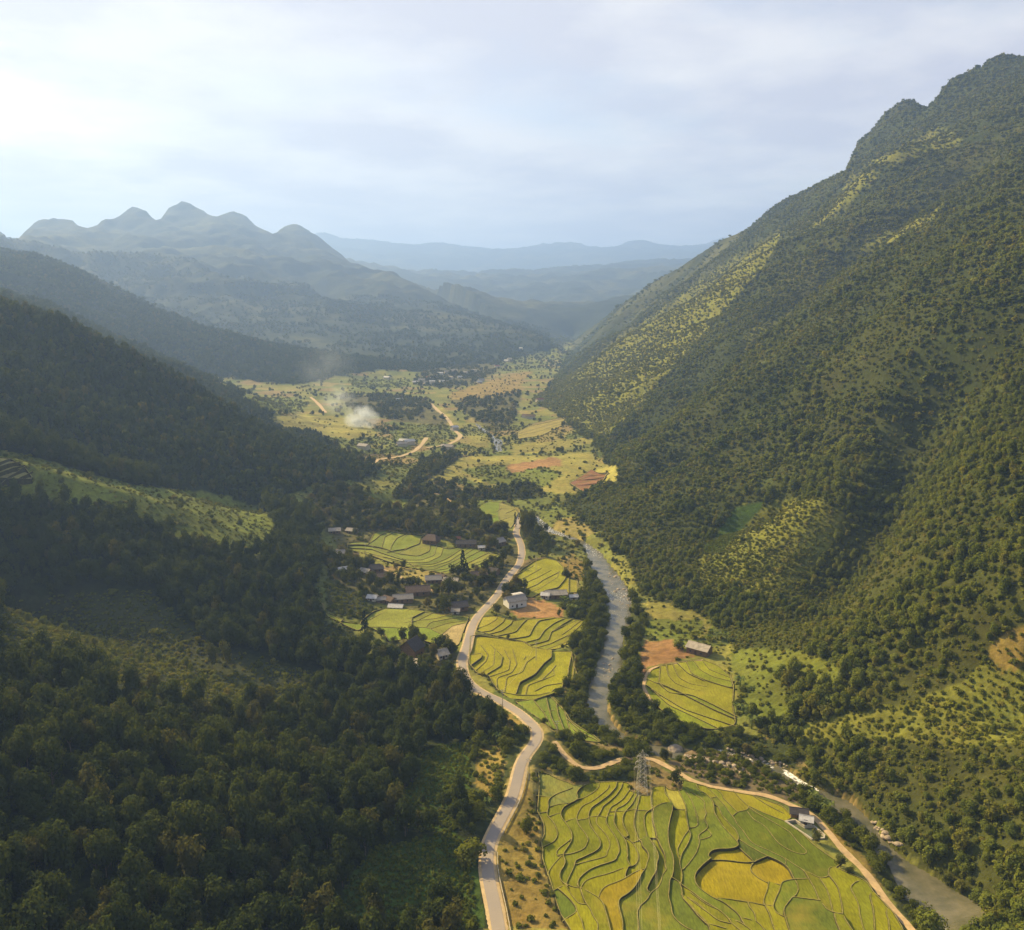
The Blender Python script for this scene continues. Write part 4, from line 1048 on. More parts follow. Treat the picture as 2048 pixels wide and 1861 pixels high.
V, F_ = ribbon(road_w, [-1.75, 0, 1.75], [.10, .14, .10]); ro = tag(link('road', mesh_np('road', V, F_, [M['asphalt']], None, True)), kind='structure')
sw = 2.75 + .25 * fbm(np.arange(len(road_w)) / 6., np.zeros(len(road_w)), 4, 2)
V, F_ = ribbon(road_w, [-sw, -1.65 + 0 * sw, 1.65 + 0 * sw, sw], [-.15, .06, .06, -.15])
link('shoulder', mesh_np('shoulder', V, F_, [M['shoulder']], None, True), ro)
for nm, w, hw in tracks:
    lift = .25 if hw > 2 else .10
    jw = hw * (1 + .22 * fbm(np.arange(len(w)) / 4., np.zeros(len(w)), 14, 2))
    V, F_ = ribbon(w, [-jw, 0 * jw, jw], [lift, lift + .05, lift])
    tag(link(nm, mesh_np(nm, V, F_, [M['dirt' if nm == 'dirt_track' else 'shoulder']], None, True)), kind='structure')
for F in FIELDS: build_field(F)

# ------------------------------------------------------------------ plants: leaf-clump crowns on tapered trunks
def crown_mesh(name, seed, m, lobes, n, size, squash=1.0, height=1.0, cone=False):
    """leaf clumps scattered over several overlapping lobes; unit crown, base at z = 0, radius about 1"""
    r = np.random.default_rng(seed); V, F = [], []
    cs = []
    for i in range(lobes):
        a = r.uniform(0, 6.283); q = r.uniform(0, .62) if i else 0; z = r.uniform(.35, 1.35) * height
        rad = r.uniform(.36, .6) * (1.15 if i == 0 else 1)
        if cone: z = (i + .4) / lobes * 2.6 * height; q = r.uniform(0, .12); rad = .75 * (1 - (i + .2) / lobes) + .12
        cs.append((math.cos(a) * q, math.sin(a) * q, z, rad))
    for i in range(n):
        cx, cy_, cz, rad = cs[i % lobes]
        d = r.normal(size=3); d[2] = d[2] * .9 + .25; d /= np.linalg.norm(d)
        p = np.array((cx, cy_, cz)) + d * rad * r.uniform(.72, 1.06) * np.array((1, 1, squash if not cone else .8))
        nn = d + np.array((0, 0, .45)) + r.normal(size=3) * .4; nn /= np.linalg.norm(nn)
        u = np.cross(nn, r.normal(size=3)); u /= np.linalg.norm(u); w = np.cross(nn, u)
        s = size * r.uniform(.6, 1.35); b = len(V)
        for a, e in ((-1, -.6), (.15, -1), (1, .1), (.1, .95)): V.append(p + (u * a + w * e) * s * .8)
        F.append((b, b + 1, b + 2, b + 3))
    return mesh_np(name, V, F, [m])


def trunk_mesh(name, seed, h=1.0, r0=.07, limbs=4):
    r = random.Random(seed); mb = MB(); x = r.uniform(-.05, .05); y = r.uniform(-.05, .05)
    mb.bar((0, 0, -.5), (x, y, .55 * h), r0, 6, 0, r0 * .7); mb.bar((x, y, .55 * h), (x * 2, y * 2, 1.25 * h), r0 * .7, 5, 0, r0 * .25)
    for i in range(limbs):
        a = 6.283 * i / limbs + r.random(); q = r.uniform(.35, .6); z0 = r.uniform(.4, .7) * h
        mb.bar((x, y, z0), (math.cos(a) * q, math.sin(a) * q, z0 + r.uniform(.3, .55)), r0 * .45, 4, 0, r0 * .15)
    return mb.mesh(name, [M['bark']])


def plant_kinds():
    K = {}
    def kind(k, m, n, lobes, cnt, size, base, th=.0, squash=1., height=1., cone=False, limbs=4):
        cr = []
        for i in range(n):
            me = crown_mesh('crown', 100 + 37 * i + hash(k) % 7 * 0 + len(K) * 1000, M[m], lobes, cnt, size, squash, height, cone); me.transform(Matrix.Translation((0, 0, base))); cr.append(me)
        K[k] = (cr, [trunk_mesh('trunk', 5 + i, base + .55, .06, limbs) for i in range(2)])
    kind('forest', 'forest_leaf', 6, 11, 950, .105, .55, height=1.0)
    kind('wood', 'wood_leaf', 6, 10, 700, .12, .25, height=.85)
    kind('bank', 'bank_leaf', 6, 11, 800, .11, .15, height=.8)
    kind('village', 'village_leaf', 6, 11, 800, .11, .5, height=1.)
    kind('conifer', 'conifer_leaf', 2, 7, 320, .15, .3, cone=True)
    return K
KIND = plant_kinds()
SCRUB = [crown_mesh('scrub', 900 + i, M['scrub_leaf'], 6, 90, .30, .8, .5) for i in range(4)]
CROP = [crown_mesh('crop_plant', 950 + i, M['crop_leaf'], 5, 60, .32, .7, .5) for i in range(3)]
FARW = {k: [crown_mesh('far_crown', 1000 + 10 * j + i, M[m], 6, 110, .27, 1., .95) for i in range(4)] for j, (k, m) in enumerate((('F', 'forest_leaf'), ('W', 'wood_leaf'), ('H', 'village_leaf')))}


def banana_mesh():
    v, f = [], []; r = random.Random(4)
    for i in range(9):
        a = 6.283 * i / 9 + r.random() * .4; L = r.uniform(.9, 1.3); ca, sa = math.cos(a), math.sin(a); b = len(v)
        for s in range(5):
            q = s / 4; rr = L * q; z = .9 + .75 * math.sin(q * 2.3) - .35 * q * q; w = .16 * math.sin(math.pi * min(1, q * .9 + .08))
            v += [(ca * rr - sa * w, sa * rr + ca * w, z), (ca * rr + sa * w, sa * rr - ca * w, z)]
        f += [(b + 2 * s, b + 2 * s + 1, b + 2 * s + 3, b + 2 * s + 2) for s in range(4)]
    me = bpy.data.meshes.new('leaf'); me.from_pydata(v, [], f); me.materials.append(M['banana_leaf']); me.update(); return me


def scatter_stuff(name, label, meshes, P_, S_, Z_):
    """one object that grows many plants from points by geometry nodes"""
    n = len(P_)
    me = bpy.data.meshes.new(name); me.vertices.add(n); me.vertices.foreach_set('co', np.asarray(P_, np.float32).ravel())
    sv = np.stack([S_, S_, Z_], 1).astype(np.float32)
    me.attributes.new('psize', 'FLOAT_VECTOR', 'POINT').data.foreach_set('vector', sv.ravel())
    rot = np.zeros((n, 3), np.float32); rot[:, 2] = RNG.random(n) * 6.283; rot[:, :2] = (RNG.random((n, 2)) - .5) * .25
    me.attributes.new('prot', 'FLOAT_VECTOR', 'POINT').data.foreach_set('vector', rot.ravel())
    me.attributes.new('pick', 'INT', 'POINT').data.foreach_set('value', RNG.integers(0, len(meshes), n).astype(np.int32))
    src = bpy.data.collections.new(name + '_plants')
    for i, m in enumerate(meshes): src.objects.link(bpy.data.objects.new(f'{name}_{i}', m))
    o = link(name, me); tag(o, label, None, None, 'stuff')
    ng = bpy.data.node_groups.new(name, 'GeometryNodeTree')
    ng.interface.new_socket('Geometry', in_out='INPUT', socket_type='NodeSocketGeometry'); ng.interface.new_socket('Geometry', in_out='OUTPUT', socket_type='NodeSocketGeometry')
    N = ng.nodes; gi = N.new('NodeGroupInput'); go = N.new('NodeGroupOutput'); ip = N.new('GeometryNodeInstanceOnPoints'); ci = N.new('GeometryNodeCollectionInfo'); mp = N.new('GeometryNodeMeshToPoints')
    ci.inputs['Collection'].default_value = src; ci.inputs['Separate Children'].default_value = True; ci.inputs['Reset Children'].default_value = True
    def attr(nm, ty):
        a = N.new('GeometryNodeInputNamedAttribute'); a.data_type = ty; a.inputs[0].default_value = nm; return a.outputs[0]
    Lk = ng.links.new
    Lk(gi.outputs[0], mp.inputs[0]); Lk(mp.outputs[0], ip.inputs['Points']); Lk(ci.outputs[0], ip.inputs['Instance']); ip.inputs['Pick Instance'].default_value = True
    Lk(attr('pick', 'INT'), ip.inputs['Instance Index']); Lk(attr('prot', 'FLOAT_VECTOR'), ip.inputs['Rotation']); Lk(attr('psize', 'FLOAT_VECTOR'), ip.inputs['Scale']); Lk(ip.outputs[0], go.inputs[0])
    md = o.modifiers.new('plants', 'NODES'); md.node_group = ng
    return o


def jitter_grid(x0, x1, y0, y1, s):
    x, y = np.meshgrid(np.arange(x0, x1, s), np.arange(y0, y1, s)); x = x.ravel(); y = y.ravel()
    return x + RNG.uniform(-.48, .48, x.size) * s, y + RNG.uniform(-.48, .48, y.size) * s


HV = np.where(VIS, HF, HF)
HORIZON = np.maximum.accumulate((H0 - CAM_H) / RR, 1)


def keep_points(x, y, margin_px=520, hide=.03):
    z = hsample(HF, x, y); u, v, d = proj(x, y, z)
    k = (u > -margin_px) & (u < 2048 + margin_px) & (v < 1861 + 120) & (np.hypot(x, y) < 9000)
    e = (z - CAM_H) / np.hypot(x, y); k &= e > hsample(HORIZON, x, y) - hide
    return k, z


roadpts = np.vstack([road_w[:, :2]] + [t[1][:, :2] for t in tracks]); roadhw = np.r_[np.full(len(road_w), 3.3)] if False else np.concatenate([np.full(len(road_w), 3.6)] + [np.full(len(t[1]), t[2] + .8) for t in tracks])
HOUSE_SPOTS = []


def free_of(x, y):
    ok = np.ones(len(x), bool)
    for (poly, grow) in [(F['wpoly'], 0) for F in FIELDS] + [(river_poly, 0), (pond_w, 0)]:
        p = np.array(poly)[:, :2]; lo, hi = p.min(0), p.max(0)
        I = np.where((x > lo[0]) & (x < hi[0]) & (y > lo[1]) & (y < hi[1]))[0]
        if len(I): ok[I] &= ~inpoly(x[I], y[I], p)
    # roads: a coarse grid of cells near road points
    lo = roadpts.min(0) - 10; c = 1.0; n = ((roadpts.max(0) + 10 - lo) / c).astype(int) + 1
    g = np.zeros((n[0], n[1]), bool)
    for (px_, py_), hw in zip(roadpts, roadhw):
        i, j = int((px_ - lo[0]) / c), int((py_ - lo[1]) / c); w = int(math.ceil(hw / c)); g[max(0, i - w):i + w + 1, max(0, j - w):j + w + 1] = True
    i = ((x - lo[0]) / c).astype(int); j = ((y - lo[1]) / c).astype(int); inn = (i >= 0) & (i < n[0]) & (j >= 0) & (j < n[1])
    ok[inn] &= ~g[i[inn], j[inn]]
    for hx, hy, hr in HOUSE_SPOTS: ok &= (x - hx) ** 2 + (y - hy) ** 2 > hr * hr
    return ok


# ------------------------------------------------------------------ houses
def house(px, L, W, H, yaw, roof, wall, label, hip=False, pitch=.55, group=None, cat='house', name='farmhouse', far=False):
    """px = pixel of the house's foot; L along the ridge"""
    g = on_ground([px], HF)[0]; HOUSE_SPOTS.append((g[0], g[1], .62 * max(L, W)))
    h = empty(name, (g[0], g[1], g[2] - .3), R(yaw)); tag(h, label, cat, group)
    mb = MB(); a, b = L / 2, W / 2; rise = b * pitch; g0 = 0 if hip else 1
    top = H + rise - .08
    vs = [(-a, -b, 0), (a, -b, 0), (a, b, 0), (-a, b, 0), (-a, -b, H), (a, -b, H), (a, b, H), (-a, b, H), (-a, 0, top), (a, 0, top)]
    fs = [(0, 1, 5, 4), (2, 3, 7, 6)] + ([(1, 2, 6, 9, 5), (3, 0, 4, 8, 7)] if not hip else [(1, 2, 6, 5), (3, 0, 4, 7)]); mb.add(vs, fs)
    mb.build('wall', [M[wall]], h)
    ov = .55; mb = MB(); A, B = a + ov, b + ov; ze = H - ov * pitch; zr = H + rise; hx = (a - b * .55) if hip else A
    def slab(q, th=.16): mb.add(list(q) + [(x, y, z + th) for x, y, z in q], [tuple(range(len(q)))[::-1], tuple(range(len(q), 2 * len(q)))] + [(i, (i + 1) % len(q), len(q) + (i + 1) % len(q), len(q) + i) for i in range(len(q))])
    slab([(-A, -B, ze), (A, -B, ze), (hx, 0, zr), (-hx, 0, zr)]); slab([(A, B, ze), (-A, B, ze), (-hx, 0, zr + .002), (hx, 0, zr + .002)])
    if hip: slab([(A, -B, ze + .004), (A, B, ze + .004), (hx, 0, zr + .004)]); slab([(-A, B, ze + .004), (-A, -B, ze + .004), (-hx, 0, zr + .004)])
    mb.bar((-hx, 0, zr + .14), (hx, 0, zr + .14), .14, 5)
    rf = mb.build('roof', [ROOFS[roof]], h)
    if far: return h
    mb = MB(); mb.box((-a * .1, -b - .03, 1.25), (1.1, .1, 2.0)); d = mb.build('door', [M['door']], h)
    for i, x in enumerate((-.6, .45)):
        mb = MB(); mb.box((a * x, -b - .02, 1.6), (1.0, .08, .9)); w = mb.build('window', [M['door']], h)
        mb = MB(); mb.box((a * x, -b - .05, 1.6), (.8, .06, .7)); mb.build('pane', [M['glass']], w)
    mb = MB(); mb.box((a + .02, 0, 1.7), (.08, .9, .8)); mb.build('window', [M['door']], h)
    return h


def hz(zx, zy, *a, tile='r4', **k): return house(tp(tile, [(zx, zy)])[0], *a, **k)
hz(280, 470, 7.5, 5, 2.6, 12, 'pale', 'timber', 'pale roofed farmhouse at the forest edge by the upper left of the fan terraces')
hz(420, 470, 7, 5, 2.6, -20, 'grey', 'timber', 'small grey roofed farmhouse among trees at the top left of the fan terraces')
hz(305, 655, 8.5, 5.5, 2.6, 25, 'grey', 'timber', 'grey roofed farmhouse where the village path leaves the left forest')
hz(340, 690, 6.5, 3.5, 2.2, 5, 'pale', 'timber', 'low pale roofed shed just below the grey farmhouse at the start of the village path', name='shed', cat='shed')
hz(440, 658, 5, 2.5, 2, -18, 'brown', 'timber', 'tiny brown shed beside the village path under the fan terraces', name='shed', cat='shed')
hz(345, 785, 5, 4, 2.4, 30, 'white', 'plaster', 'small white roofed hut alone under the dark forest left of the village', name='hut', cat='hut')
hz(530, 800, 6.5, 5, 2.4, -30, 'pale', 'timber', 'pale roofed farmhouse left of the large dark roofed one below the village path')
hz(610, 778, 9, 7, 2.8, 15, 'dark', 'timber', 'large dark hip roofed farmhouse just below the village path', hip=True)
hz(625, 845, 11, 6.5, 2.6, 20, 'brown', 'timber', 'long brown roofed farmhouse in front of the dark hip roofed one')
hz(1060, 545, 10, 8, 3, -20, 'brown', 'timber', 'brown hip roofed farmhouse at the top edge of the village fan terraces', hip=True, pitch=.75)
hz(1265, 533, 4.5, 3.5, 2.4, 5, 'red', 'plaster', 'small orange roofed hut behind the long dark farmhouse above the fan terraces', name='hut', cat='hut')
hz(1340, 575, 13, 6.5, 2.8, 4, 'dark', 'timber', 'long dark roofed farmhouse at the right top edge of the fan terraces')
hz(1590, 565, 9.5, 7, 3, 40, 'grey', 'timber', 'grey roofed farmhouse under trees left of where the road vanishes')
hz(1465, 603, 4.5, 3.2, 2.2, 10, 'white', 'plaster', 'little white roofed shed between the long dark farmhouse and the road', name='shed', cat='shed')
hz(1075, 865, 9, 6, 2.8, 8, 'grey', 'timber', 'grey roofed farmhouse below the fan terraces left of the tall conifer')
hz(1140, 845, 5, 4.5, 2.4, -35, 'brown', 'timber', 'small brown farmhouse squeezed between two lighter roofs left of the tall conifer')
hz(1220, 875, 8.5, 5, 2.5, -12, 'pale', 'plaster', 'pale sheet roofed farmhouse just left of the tall conifer')
hz(1445, 830, 9, 6, 2.8, 12, 'brown', 'timber', 'brown roofed farmhouse right of the tall conifer close to the road')
hz(1555, 800, 7, 6, 2.8, -28, 'dark', 'timber', 'dark roofed farmhouse beside the road right of the tall conifer')
hz(950, 960, 13, 8, 3, 12, 'brown', 'timber', 'very large brown roofed farmhouse at the right end of the village path')
hz(830, 1020, 10.5, 6, 2.8, 10, 'grey', 'timber', 'light grey roofed farmhouse in front of the very large brown one')
hz(585, 1010, 5, 4, 2.2, -10, 'white', 'plaster', 'small white roofed shed at the left end of the lower houses', name='shed', cat='shed')
hz(655, 1025, 4.5, 3.5, 2.2, 15, 'grey', 'timber', 'little grey shed second from left among the lower houses', name='shed', cat='shed')
hz(720, 1030, 6.5, 5, 2.5, -35, 'brown', 'timber', 'small brown gabled farmhouse left of the light grey roofed one')
hz(775, 1085, 7.5, 4, 2.2, -8, 'white', 'plaster', 'white roofed low barn just above the lower rice field', name='barn', cat='barn')
hz(1270, 1085, 10, 7, 2.8, 18, 'dark', 'timber', 'dark roofed farmhouse sunk in trees just left of the road')
hz(1255, 1115, 4, 3, 2, 0, 'pale', 'plaster', 'tiny pale shed in front of the dark farmhouse left of the road', name='shed', cat='shed')
hz(905, 1450, 7.5, 8.5, 4.5, 60, 'dark', 'timber', 'tall dark gabled farmhouse between two trees at the lower edge of the village', pitch=.9)
hz(890, 1535, 8, 5, 2.4, -12, 'pale', 'plaster', 'flat pale roofed outbuilding in front of the tall dark farmhouse', pitch=.2, name='outbuilding', cat='outbuilding')
hz(1140, 1470, 5, 6, 2.6, 30, 'pale', 'plaster', 'small pale roofed house at the forest edge left of the bright road')
hz(960, 320, 6, 4, 2.4, 15, 'pale', 'timber', 'pale roofed hut in the grove above the fan terraces', name='hut', cat='hut')
hz(475, 775, 11, 7, 4.2, 28, 'grey', 'whitewash', 'white walled house with stepped grey roof beside the brown plot', tile='r5')
hz(500, 760, 5, 5, 5.6, 28, 'white', 'whitewash', 'white flat topped tower room behind the white walled house', tile='r5', pitch=.08, name='tower_room', cat='building')
hz(775, 715, 12, 6, 3, 6, 'pale', 'timber', 'long pale roofed farmhouse below the terraces right of the road', tile='r5')
hz(700, 720, 4.5, 4, 2.6, -15, 'white', 'plaster', 'little white roofed annex at the left end of the long pale farmhouse', tile='r5', name='annex', cat='shed')
hz(905, 728, 4.5, 3, 2.2, 10, 'white', 'plaster', 'small white roofed shed right of the long pale farmhouse', tile='r5', name='shed', cat='shed')
hz(472, 490, 10.5, 6.5, 3.4, -38, 'pale', 'timber', 'lone farmhouse with pale sheet roof across the river above the rounded field', tile='r8')
hz(1240, 520, 5.2, 3.4, 2.0, -12, 'dark', 'timber', 'dark roofed shed behind the fish pond by the dirt track', tile='t2', name='shed', cat='shed')
hz(1325, 605, 3.6, 3.0, 2.0, -20, 'white', 'plaster', 'white roofed shed on the corner of the fish pond', tile='t2', name='shed', cat='shed')
FARH = [('r2', 590, 1510, 'white'), ('r2', 615, 1520, 'white'), ('r2', 575, 1530, 'grey'), ('r2', 360, 1545, 'grey'), ('r2', 840, 1550, 'grey'), ('r2', 825, 1540, 'pale'), ('r2', 1300, 1375, 'brown'), ('r2', 1275, 1370, 'brown'), ('r2', 1350, 1280, 'red'),
        ('r2', 870, 1440, 'white'), ('r2', 560, 1275, 'white')] + [('r2', x, y, c) for x, y, c in ((650, 1175, 'white'), (685, 1165, 'grey'), (715, 1180, 'pale'), (745, 1170, 'white'), (770, 1185, 'grey'), (800, 1170, 'white'), (830, 1120, 'grey'), (790, 1125, 'white'),
        (870, 1110, 'grey'), (900, 1145, 'white'), (930, 1120, 'grey'), (1010, 1175, 'white'), (1020, 1165, 'grey'), (1165, 1055, 'white'), (1180, 1045, 'pale'), (1245, 985, 'white'), (1110, 1085, 'red'), (980, 1110, 'grey'), (720, 1150, 'red'), (850, 1150, 'pale'), (490, 1150, 'white'))]
for i, (tl, x, y, c) in enumerate(FARH):
    twn = y < 1200
    hz(x, y, random.uniform(9, 14), random.uniform(6, 8), random.uniform(3, 5), random.uniform(-40, 40), c, 'plaster', 'tiny hazy house in the far town on the valley floor' if twn else (f'small distant {c} roofed house ' + ('above the far terraced slope' if x > 1200 else 'beside the sharp road curve' if x > 800 else 'left of the winding road')), tile=tl,
       group='houses of the far town' if twn else 'houses scattered in the mid valley', far=True, name='distant_house')
HOUSE_SPOTS += [(hx + 1.2, hy - hr * 1.1, hr * .9) for hx, hy, hr in HOUSE_SPOTS[:39]]     # yards in front of the doors stay clear


# density (share of grid spots that grow a plant), radius in metres, by cover class and kind
TREE_RULE = dict(F=('forest', .93, 2.5), W=('wood', .85, 2.05), R=('bank', .80, 2.3), H=('village', .50, 2.5), V=('village', .07, 2.0), K=('wood', .10, 1.5), N=('bank', .55, 1.5), D=('bank', .10, 1.1), S=('wood', .26, 1.3), G=('bank', .035, 1.5), Y=('bank', .004, 1.6))
SCRUB_RULE = dict(W=.75, S=1.0, G=.25, D=.4, K=.8, N=.6, V=.22, H=.25, R=.2, Y=.03)
trees = {k: [] for k in KIND}        # kind -> rows of x, y, z, radius, height factor, apparent size
scrub_pts, crop_pts = [], []
CK = {v: k for k, v in CLS.items()}


def grow():
    zones = [(-420, 480, 110, 560, 3.3, 0), (-900, 900, 560, 1150, 4.5, 1), (-1300, 1400, 1150, 2100, 7.0, 2), (-2400, 900, 2100, 3700, 13., 3)]
    for x0, x1, y0, y1, s, lvl in zones:
        x, y = jitter_grid(x0, x1, y0, y1, s); k, z = keep_points(x, y); x, y, z = x[k], y[k], z[k]
        k = free_of(x, y); x, y, z = x[k], y[k], z[k]; c = cover_class(x, y, z)
        vis_ = (z - CAM_H) / np.hypot(x, y) > hsample(HORIZON, x, y) - .012; c = np.where(vis_, c, np.where(x > 60, CLS['W'], CLS['F']))
        rnd = RNG.random(len(x)); clump = fbm(x / 55, y / 55, 91, 4); mid = fbm(x / 170, y / 170, 93, 3)
        for nm, (kd, dens, rad) in TREE_RULE.items():
            dd = np.full(len(x), dens)
            if nm == 'W': dd = np.clip(.84 + .9 * clump + .5 * mid, .15, .98)
            elif nm == 'S': dd = np.where(np.hypot(x, y) > 700, np.where(z < 70, .2, .42), .17)
            elif nm == 'V': dd = np.where(plots(x, y)[1] < (3.0 if lvl < 2 else 4.5), np.clip((.42 if lvl < 2 else .24) + .9 * clump, 0, .9), dens * .25)
            elif nm == 'H': dd = np.clip(dens * (1 + 2.4 * clump), 0, .95)
            elif nm == 'F' and lvl < 3: dd = np.clip(.93 + .25 * clump, .5, .98)
            if lvl == 3: dd = np.clip(.5 + 1.6 * clump + mid, .05, .9)
            I = np.where((c == CLS[nm]) & (rnd < dd))[0]
            if not len(I): continue
            r = rad * np.clip(RNG.lognormal(-.04, .34, len(I)), .35, 1.5) * (1 if lvl == 0 else 1.12 if lvl == 1 else 1.5 if lvl == 2 else 2.0)
            if nm == 'W': r *= np.clip(.95 + .7 * clump[I], .6, 1.5) * (.9 if lvl == 0 else 1)
            hf = RNG.uniform(.75, 1.5, len(I)) * (1.25 if kd == 'forest' else .95) * (1, .95, .72, .55)[lvl] * np.where((kd == 'bank') & (y[I] < 330), .68, 1)
            ap = r / np.hypot(x[I], y[I]); u, v, _ = proj(x[I], y[I], z[I] + r)
            seen = vis_[I] & (u > 5) & (u < 2043) & (v > 5) & (v < 1855)
            trees[kd].append(np.stack([x[I], y[I], z[I] - .25, r, r * hf, np.where(seen, ap, 0)], 1))
        if lvl < 3:
            x, y = jitter_grid(x0, x1, y0, y1, s * (.58 if lvl == 0 else .6)); k, z = keep_points(x, y, 400, .02); x, y, z = x[k], y[k], z[k]
            k = free_of(x, y); x, y, z = x[k], y[k], z[k]; c = cover_class(x, y, z); rnd = RNG.random(len(x)); clump = fbm(x / 30, y / 30, 95, 3)
            for nm, dens in SCRUB_RULE.items():
                if lvl == 2 and nm in 'VHYRDN': continue
                I = np.where((c == CLS[nm]) & (rnd < dens * (1 + clump)))[0]
                r = RNG.lognormal(0, .3, len(I)) * (1.0, 1.4, 2.2)[lvl]; scrub_pts.append(np.stack([x[I], y[I], z[I] - .1, r, r * RNG.uniform(.6, 1.1, len(I))], 1))
            if lvl == 0:
                x, y = jitter_grid(x0, 200, y0, y1, 1.25); k, z = keep_points(x, y, 10, .01); x, y, z = x[k], y[k], z[k]; c = cover_class(x, y, z, False); k = (c == CLS['C']) & free_of(x, y)
                r = RNG.uniform(.55, 1.0, k.sum()); crop_pts.append(np.stack([x[k], y[k], z[k] - .1, r, r * RNG.uniform(.8, 1.4, k.sum())], 1))
grow()

GROUPS = dict(forest=('forest_tree', 'dark crowned tree', 'forest trees', 300), wood=('broadleaf_tree', 'olive green tree', 'slope trees', 300),
              bank=('riverside_tree', 'leafy green tree', 'bank trees', 300), village=('village_tree', 'rounded shade tree', 'village trees', 300))
PLACES = dict(
    forest=[(60, 1400, 'on the top edge of the front forest at far left'), (300, 1480, 'on the top edge of the front forest below the hollow'), (560, 1560, 'on the crest of the front forest'), (60, 1600, 'at the left edge of the front forest'),
            (60, 1820, 'in the bottom left corner'), (330, 1620, 'in the middle of the front forest'), (330, 1820, 'at the bottom of the front forest'), (580, 1680, 'on the right half of the front forest'), (590, 1840, 'at the bottom beside the leafy crop'),
            (780, 1560, 'at the forest edge above the green crop plot'), (760, 1680, 'at the forest edge left of the green crop plot'), (820, 1420, 'in the wood left of the upper road bend'), (660, 1330, 'at the forest edge below the village'),
            (150, 1120, 'on the dark spur above the hollow'), (450, 1180, 'on the wooded spur left of the village'), (1000, 1700, 'beside the lower road')],
    wood=[(2000, 1820, 'in the bottom right corner'), (1900, 1650, 'on the slope above the calm river bend'), (1750, 1560, 'on the slope above the rapids'), (2000, 1500, 'at the right edge above the grassy knoll'), (1700, 1450, 'on the grassy knoll at right'),
          (1600, 1380, 'in the dip right of the rounded field'), (1900, 1350, 'below the brown clearing'), (1650, 1230, 'at the mouth of the dark ravine'), (1900, 1150, 'on the right slope above the brown clearing'), (1480, 1230, 'on the slope behind the lone farmhouse'), (1300, 1120, 'at the slope foot by the upper river'), (1550, 1100, 'beside the sloping green plot')],
    bank=[(1230, 1250, 'on the left river bank below the brown plot'), (1130, 1420, 'on the left river bank by the curling field'), (1270, 1280, 'in the right bank hedge by the bare soil plot'), (1250, 1430, 'in the right bank hedge by the rounded field'), (1400, 1450, 'in the thicket below the rounded field'),
          (1550, 1500, 'in the dark thicket above the rapids'), (1180, 1500, 'between the dirt track and the river bend'), (1100, 1530, 'right of the road bend above the foreground field'), (1330, 1560, 'between the lattice tower and the stony island'), (1480, 1560, 'on the stony island'),
          (1660, 1640, 'between the dirt track and the river by the pond'), (1780, 1770, 'between the dirt track and the calm river'), (930, 1520, 'left of the road above the crop plot'), (930, 1640, 'on the bushy bank left of the lower road'), (1050, 1720, 'on the dry grass right of the lower road'), (1170, 1130, 'on the left bank of the upper river')],
    village=[(680, 1030, 'in the grove at the upper left of the fan terraces'), (820, 1010, 'in the grove above the fan terraces'), (960, 1040, 'behind the long dark farmhouse'), (1010, 1120, 'between the fan terraces and the road'), (660, 1120, 'at the start of the village path'), (760, 1170, 'along the village path'),
             (860, 1200, 'among the lower village houses'), (950, 1180, 'left of the village road'), (820, 1300, 'around the tall dark farmhouse'), (900, 1330, 'at the road below the village'), (1030, 1180, 'around the white walled house'), (700, 980, 'on the hill behind the village'), (900, 950, 'near the yellow field behind the village'), (1060, 1030, 'near the upper river'), (1450, 1250, 'near the lone farmhouse')])



def tree_thing(nm, kd, i, x, y, z, r, h, label, group, rz):
    o = empty(nm, (x, y, z), rz); o.scale = (r, r, h); tag(o, label, 'tree', group)
    cr, tk = KIND[kd]
    link('crown', cr[i % len(cr)], o); link('trunk', tk[i % len(tk)], o); return o


for kd, (nm, lab_, grp, lim) in GROUPS.items():
    A = np.vstack(trees[kd]); A = A[np.argsort(-A[:, 5])]
    uu, vv, _ = proj(A[:lim, 0], A[:lim, 1], A[:lim, 2]); big = A[:lim, 4] / np.median(A[:lim, 4])
    for i, row in enumerate(A[:lim]):
        if row[5] <= 0: break
        pl_ = min(PLACES[kd], key=lambda q: (q[0] - uu[i]) ** 2 + (q[1] - vv[i]) ** 2)[2]
        sz = 'tall' if big[i] > 1.2 else 'low' if big[i] < .82 else 'mid sized'
        tree_thing(nm, kd, i, *row[:5], f'{sz} {lab_} {pl_}', f'{sz} {grp} {pl_}', random.uniform(0, 6.28))
    B = A[lim:]; d = np.hypot(B[:, 0], B[:, 1]); nr = d < 620
    base = {'forest': 'left_forest', 'wood': 'right_woodland', 'bank': 'riverside_thicket', 'village': 'valley_groves'}[kd]
    fk = {'forest': 'F', 'wood': 'W', 'bank': 'H', 'village': 'H'}[kd]
    if nr.any(): scatter_stuff(base, f'close growing trees beyond the nearest ones, {base.replace("_", " ")}', KIND[kd][0], B[nr, :3], B[nr, 3], B[nr, 4])
    if (~nr).any(): scatter_stuff('far_' + base, f'far trees merging into one canopy, {base.replace("_", " ")}', FARW[fk], B[~nr, :3], B[~nr, 3], B[~nr, 4])
A = np.vstack(scrub_pts); scatter_stuff('scrub', 'low scrub and tall grass covering the open slopes', SCRUB, A[:, :3], A[:, 3], A[:, 4])
A = np.vstack(crop_pts); scatter_stuff('leafy_crop', 'low leafy crop plants in the plots left of the road', CROP, A[:, :3], A[:, 3], A[:, 4])

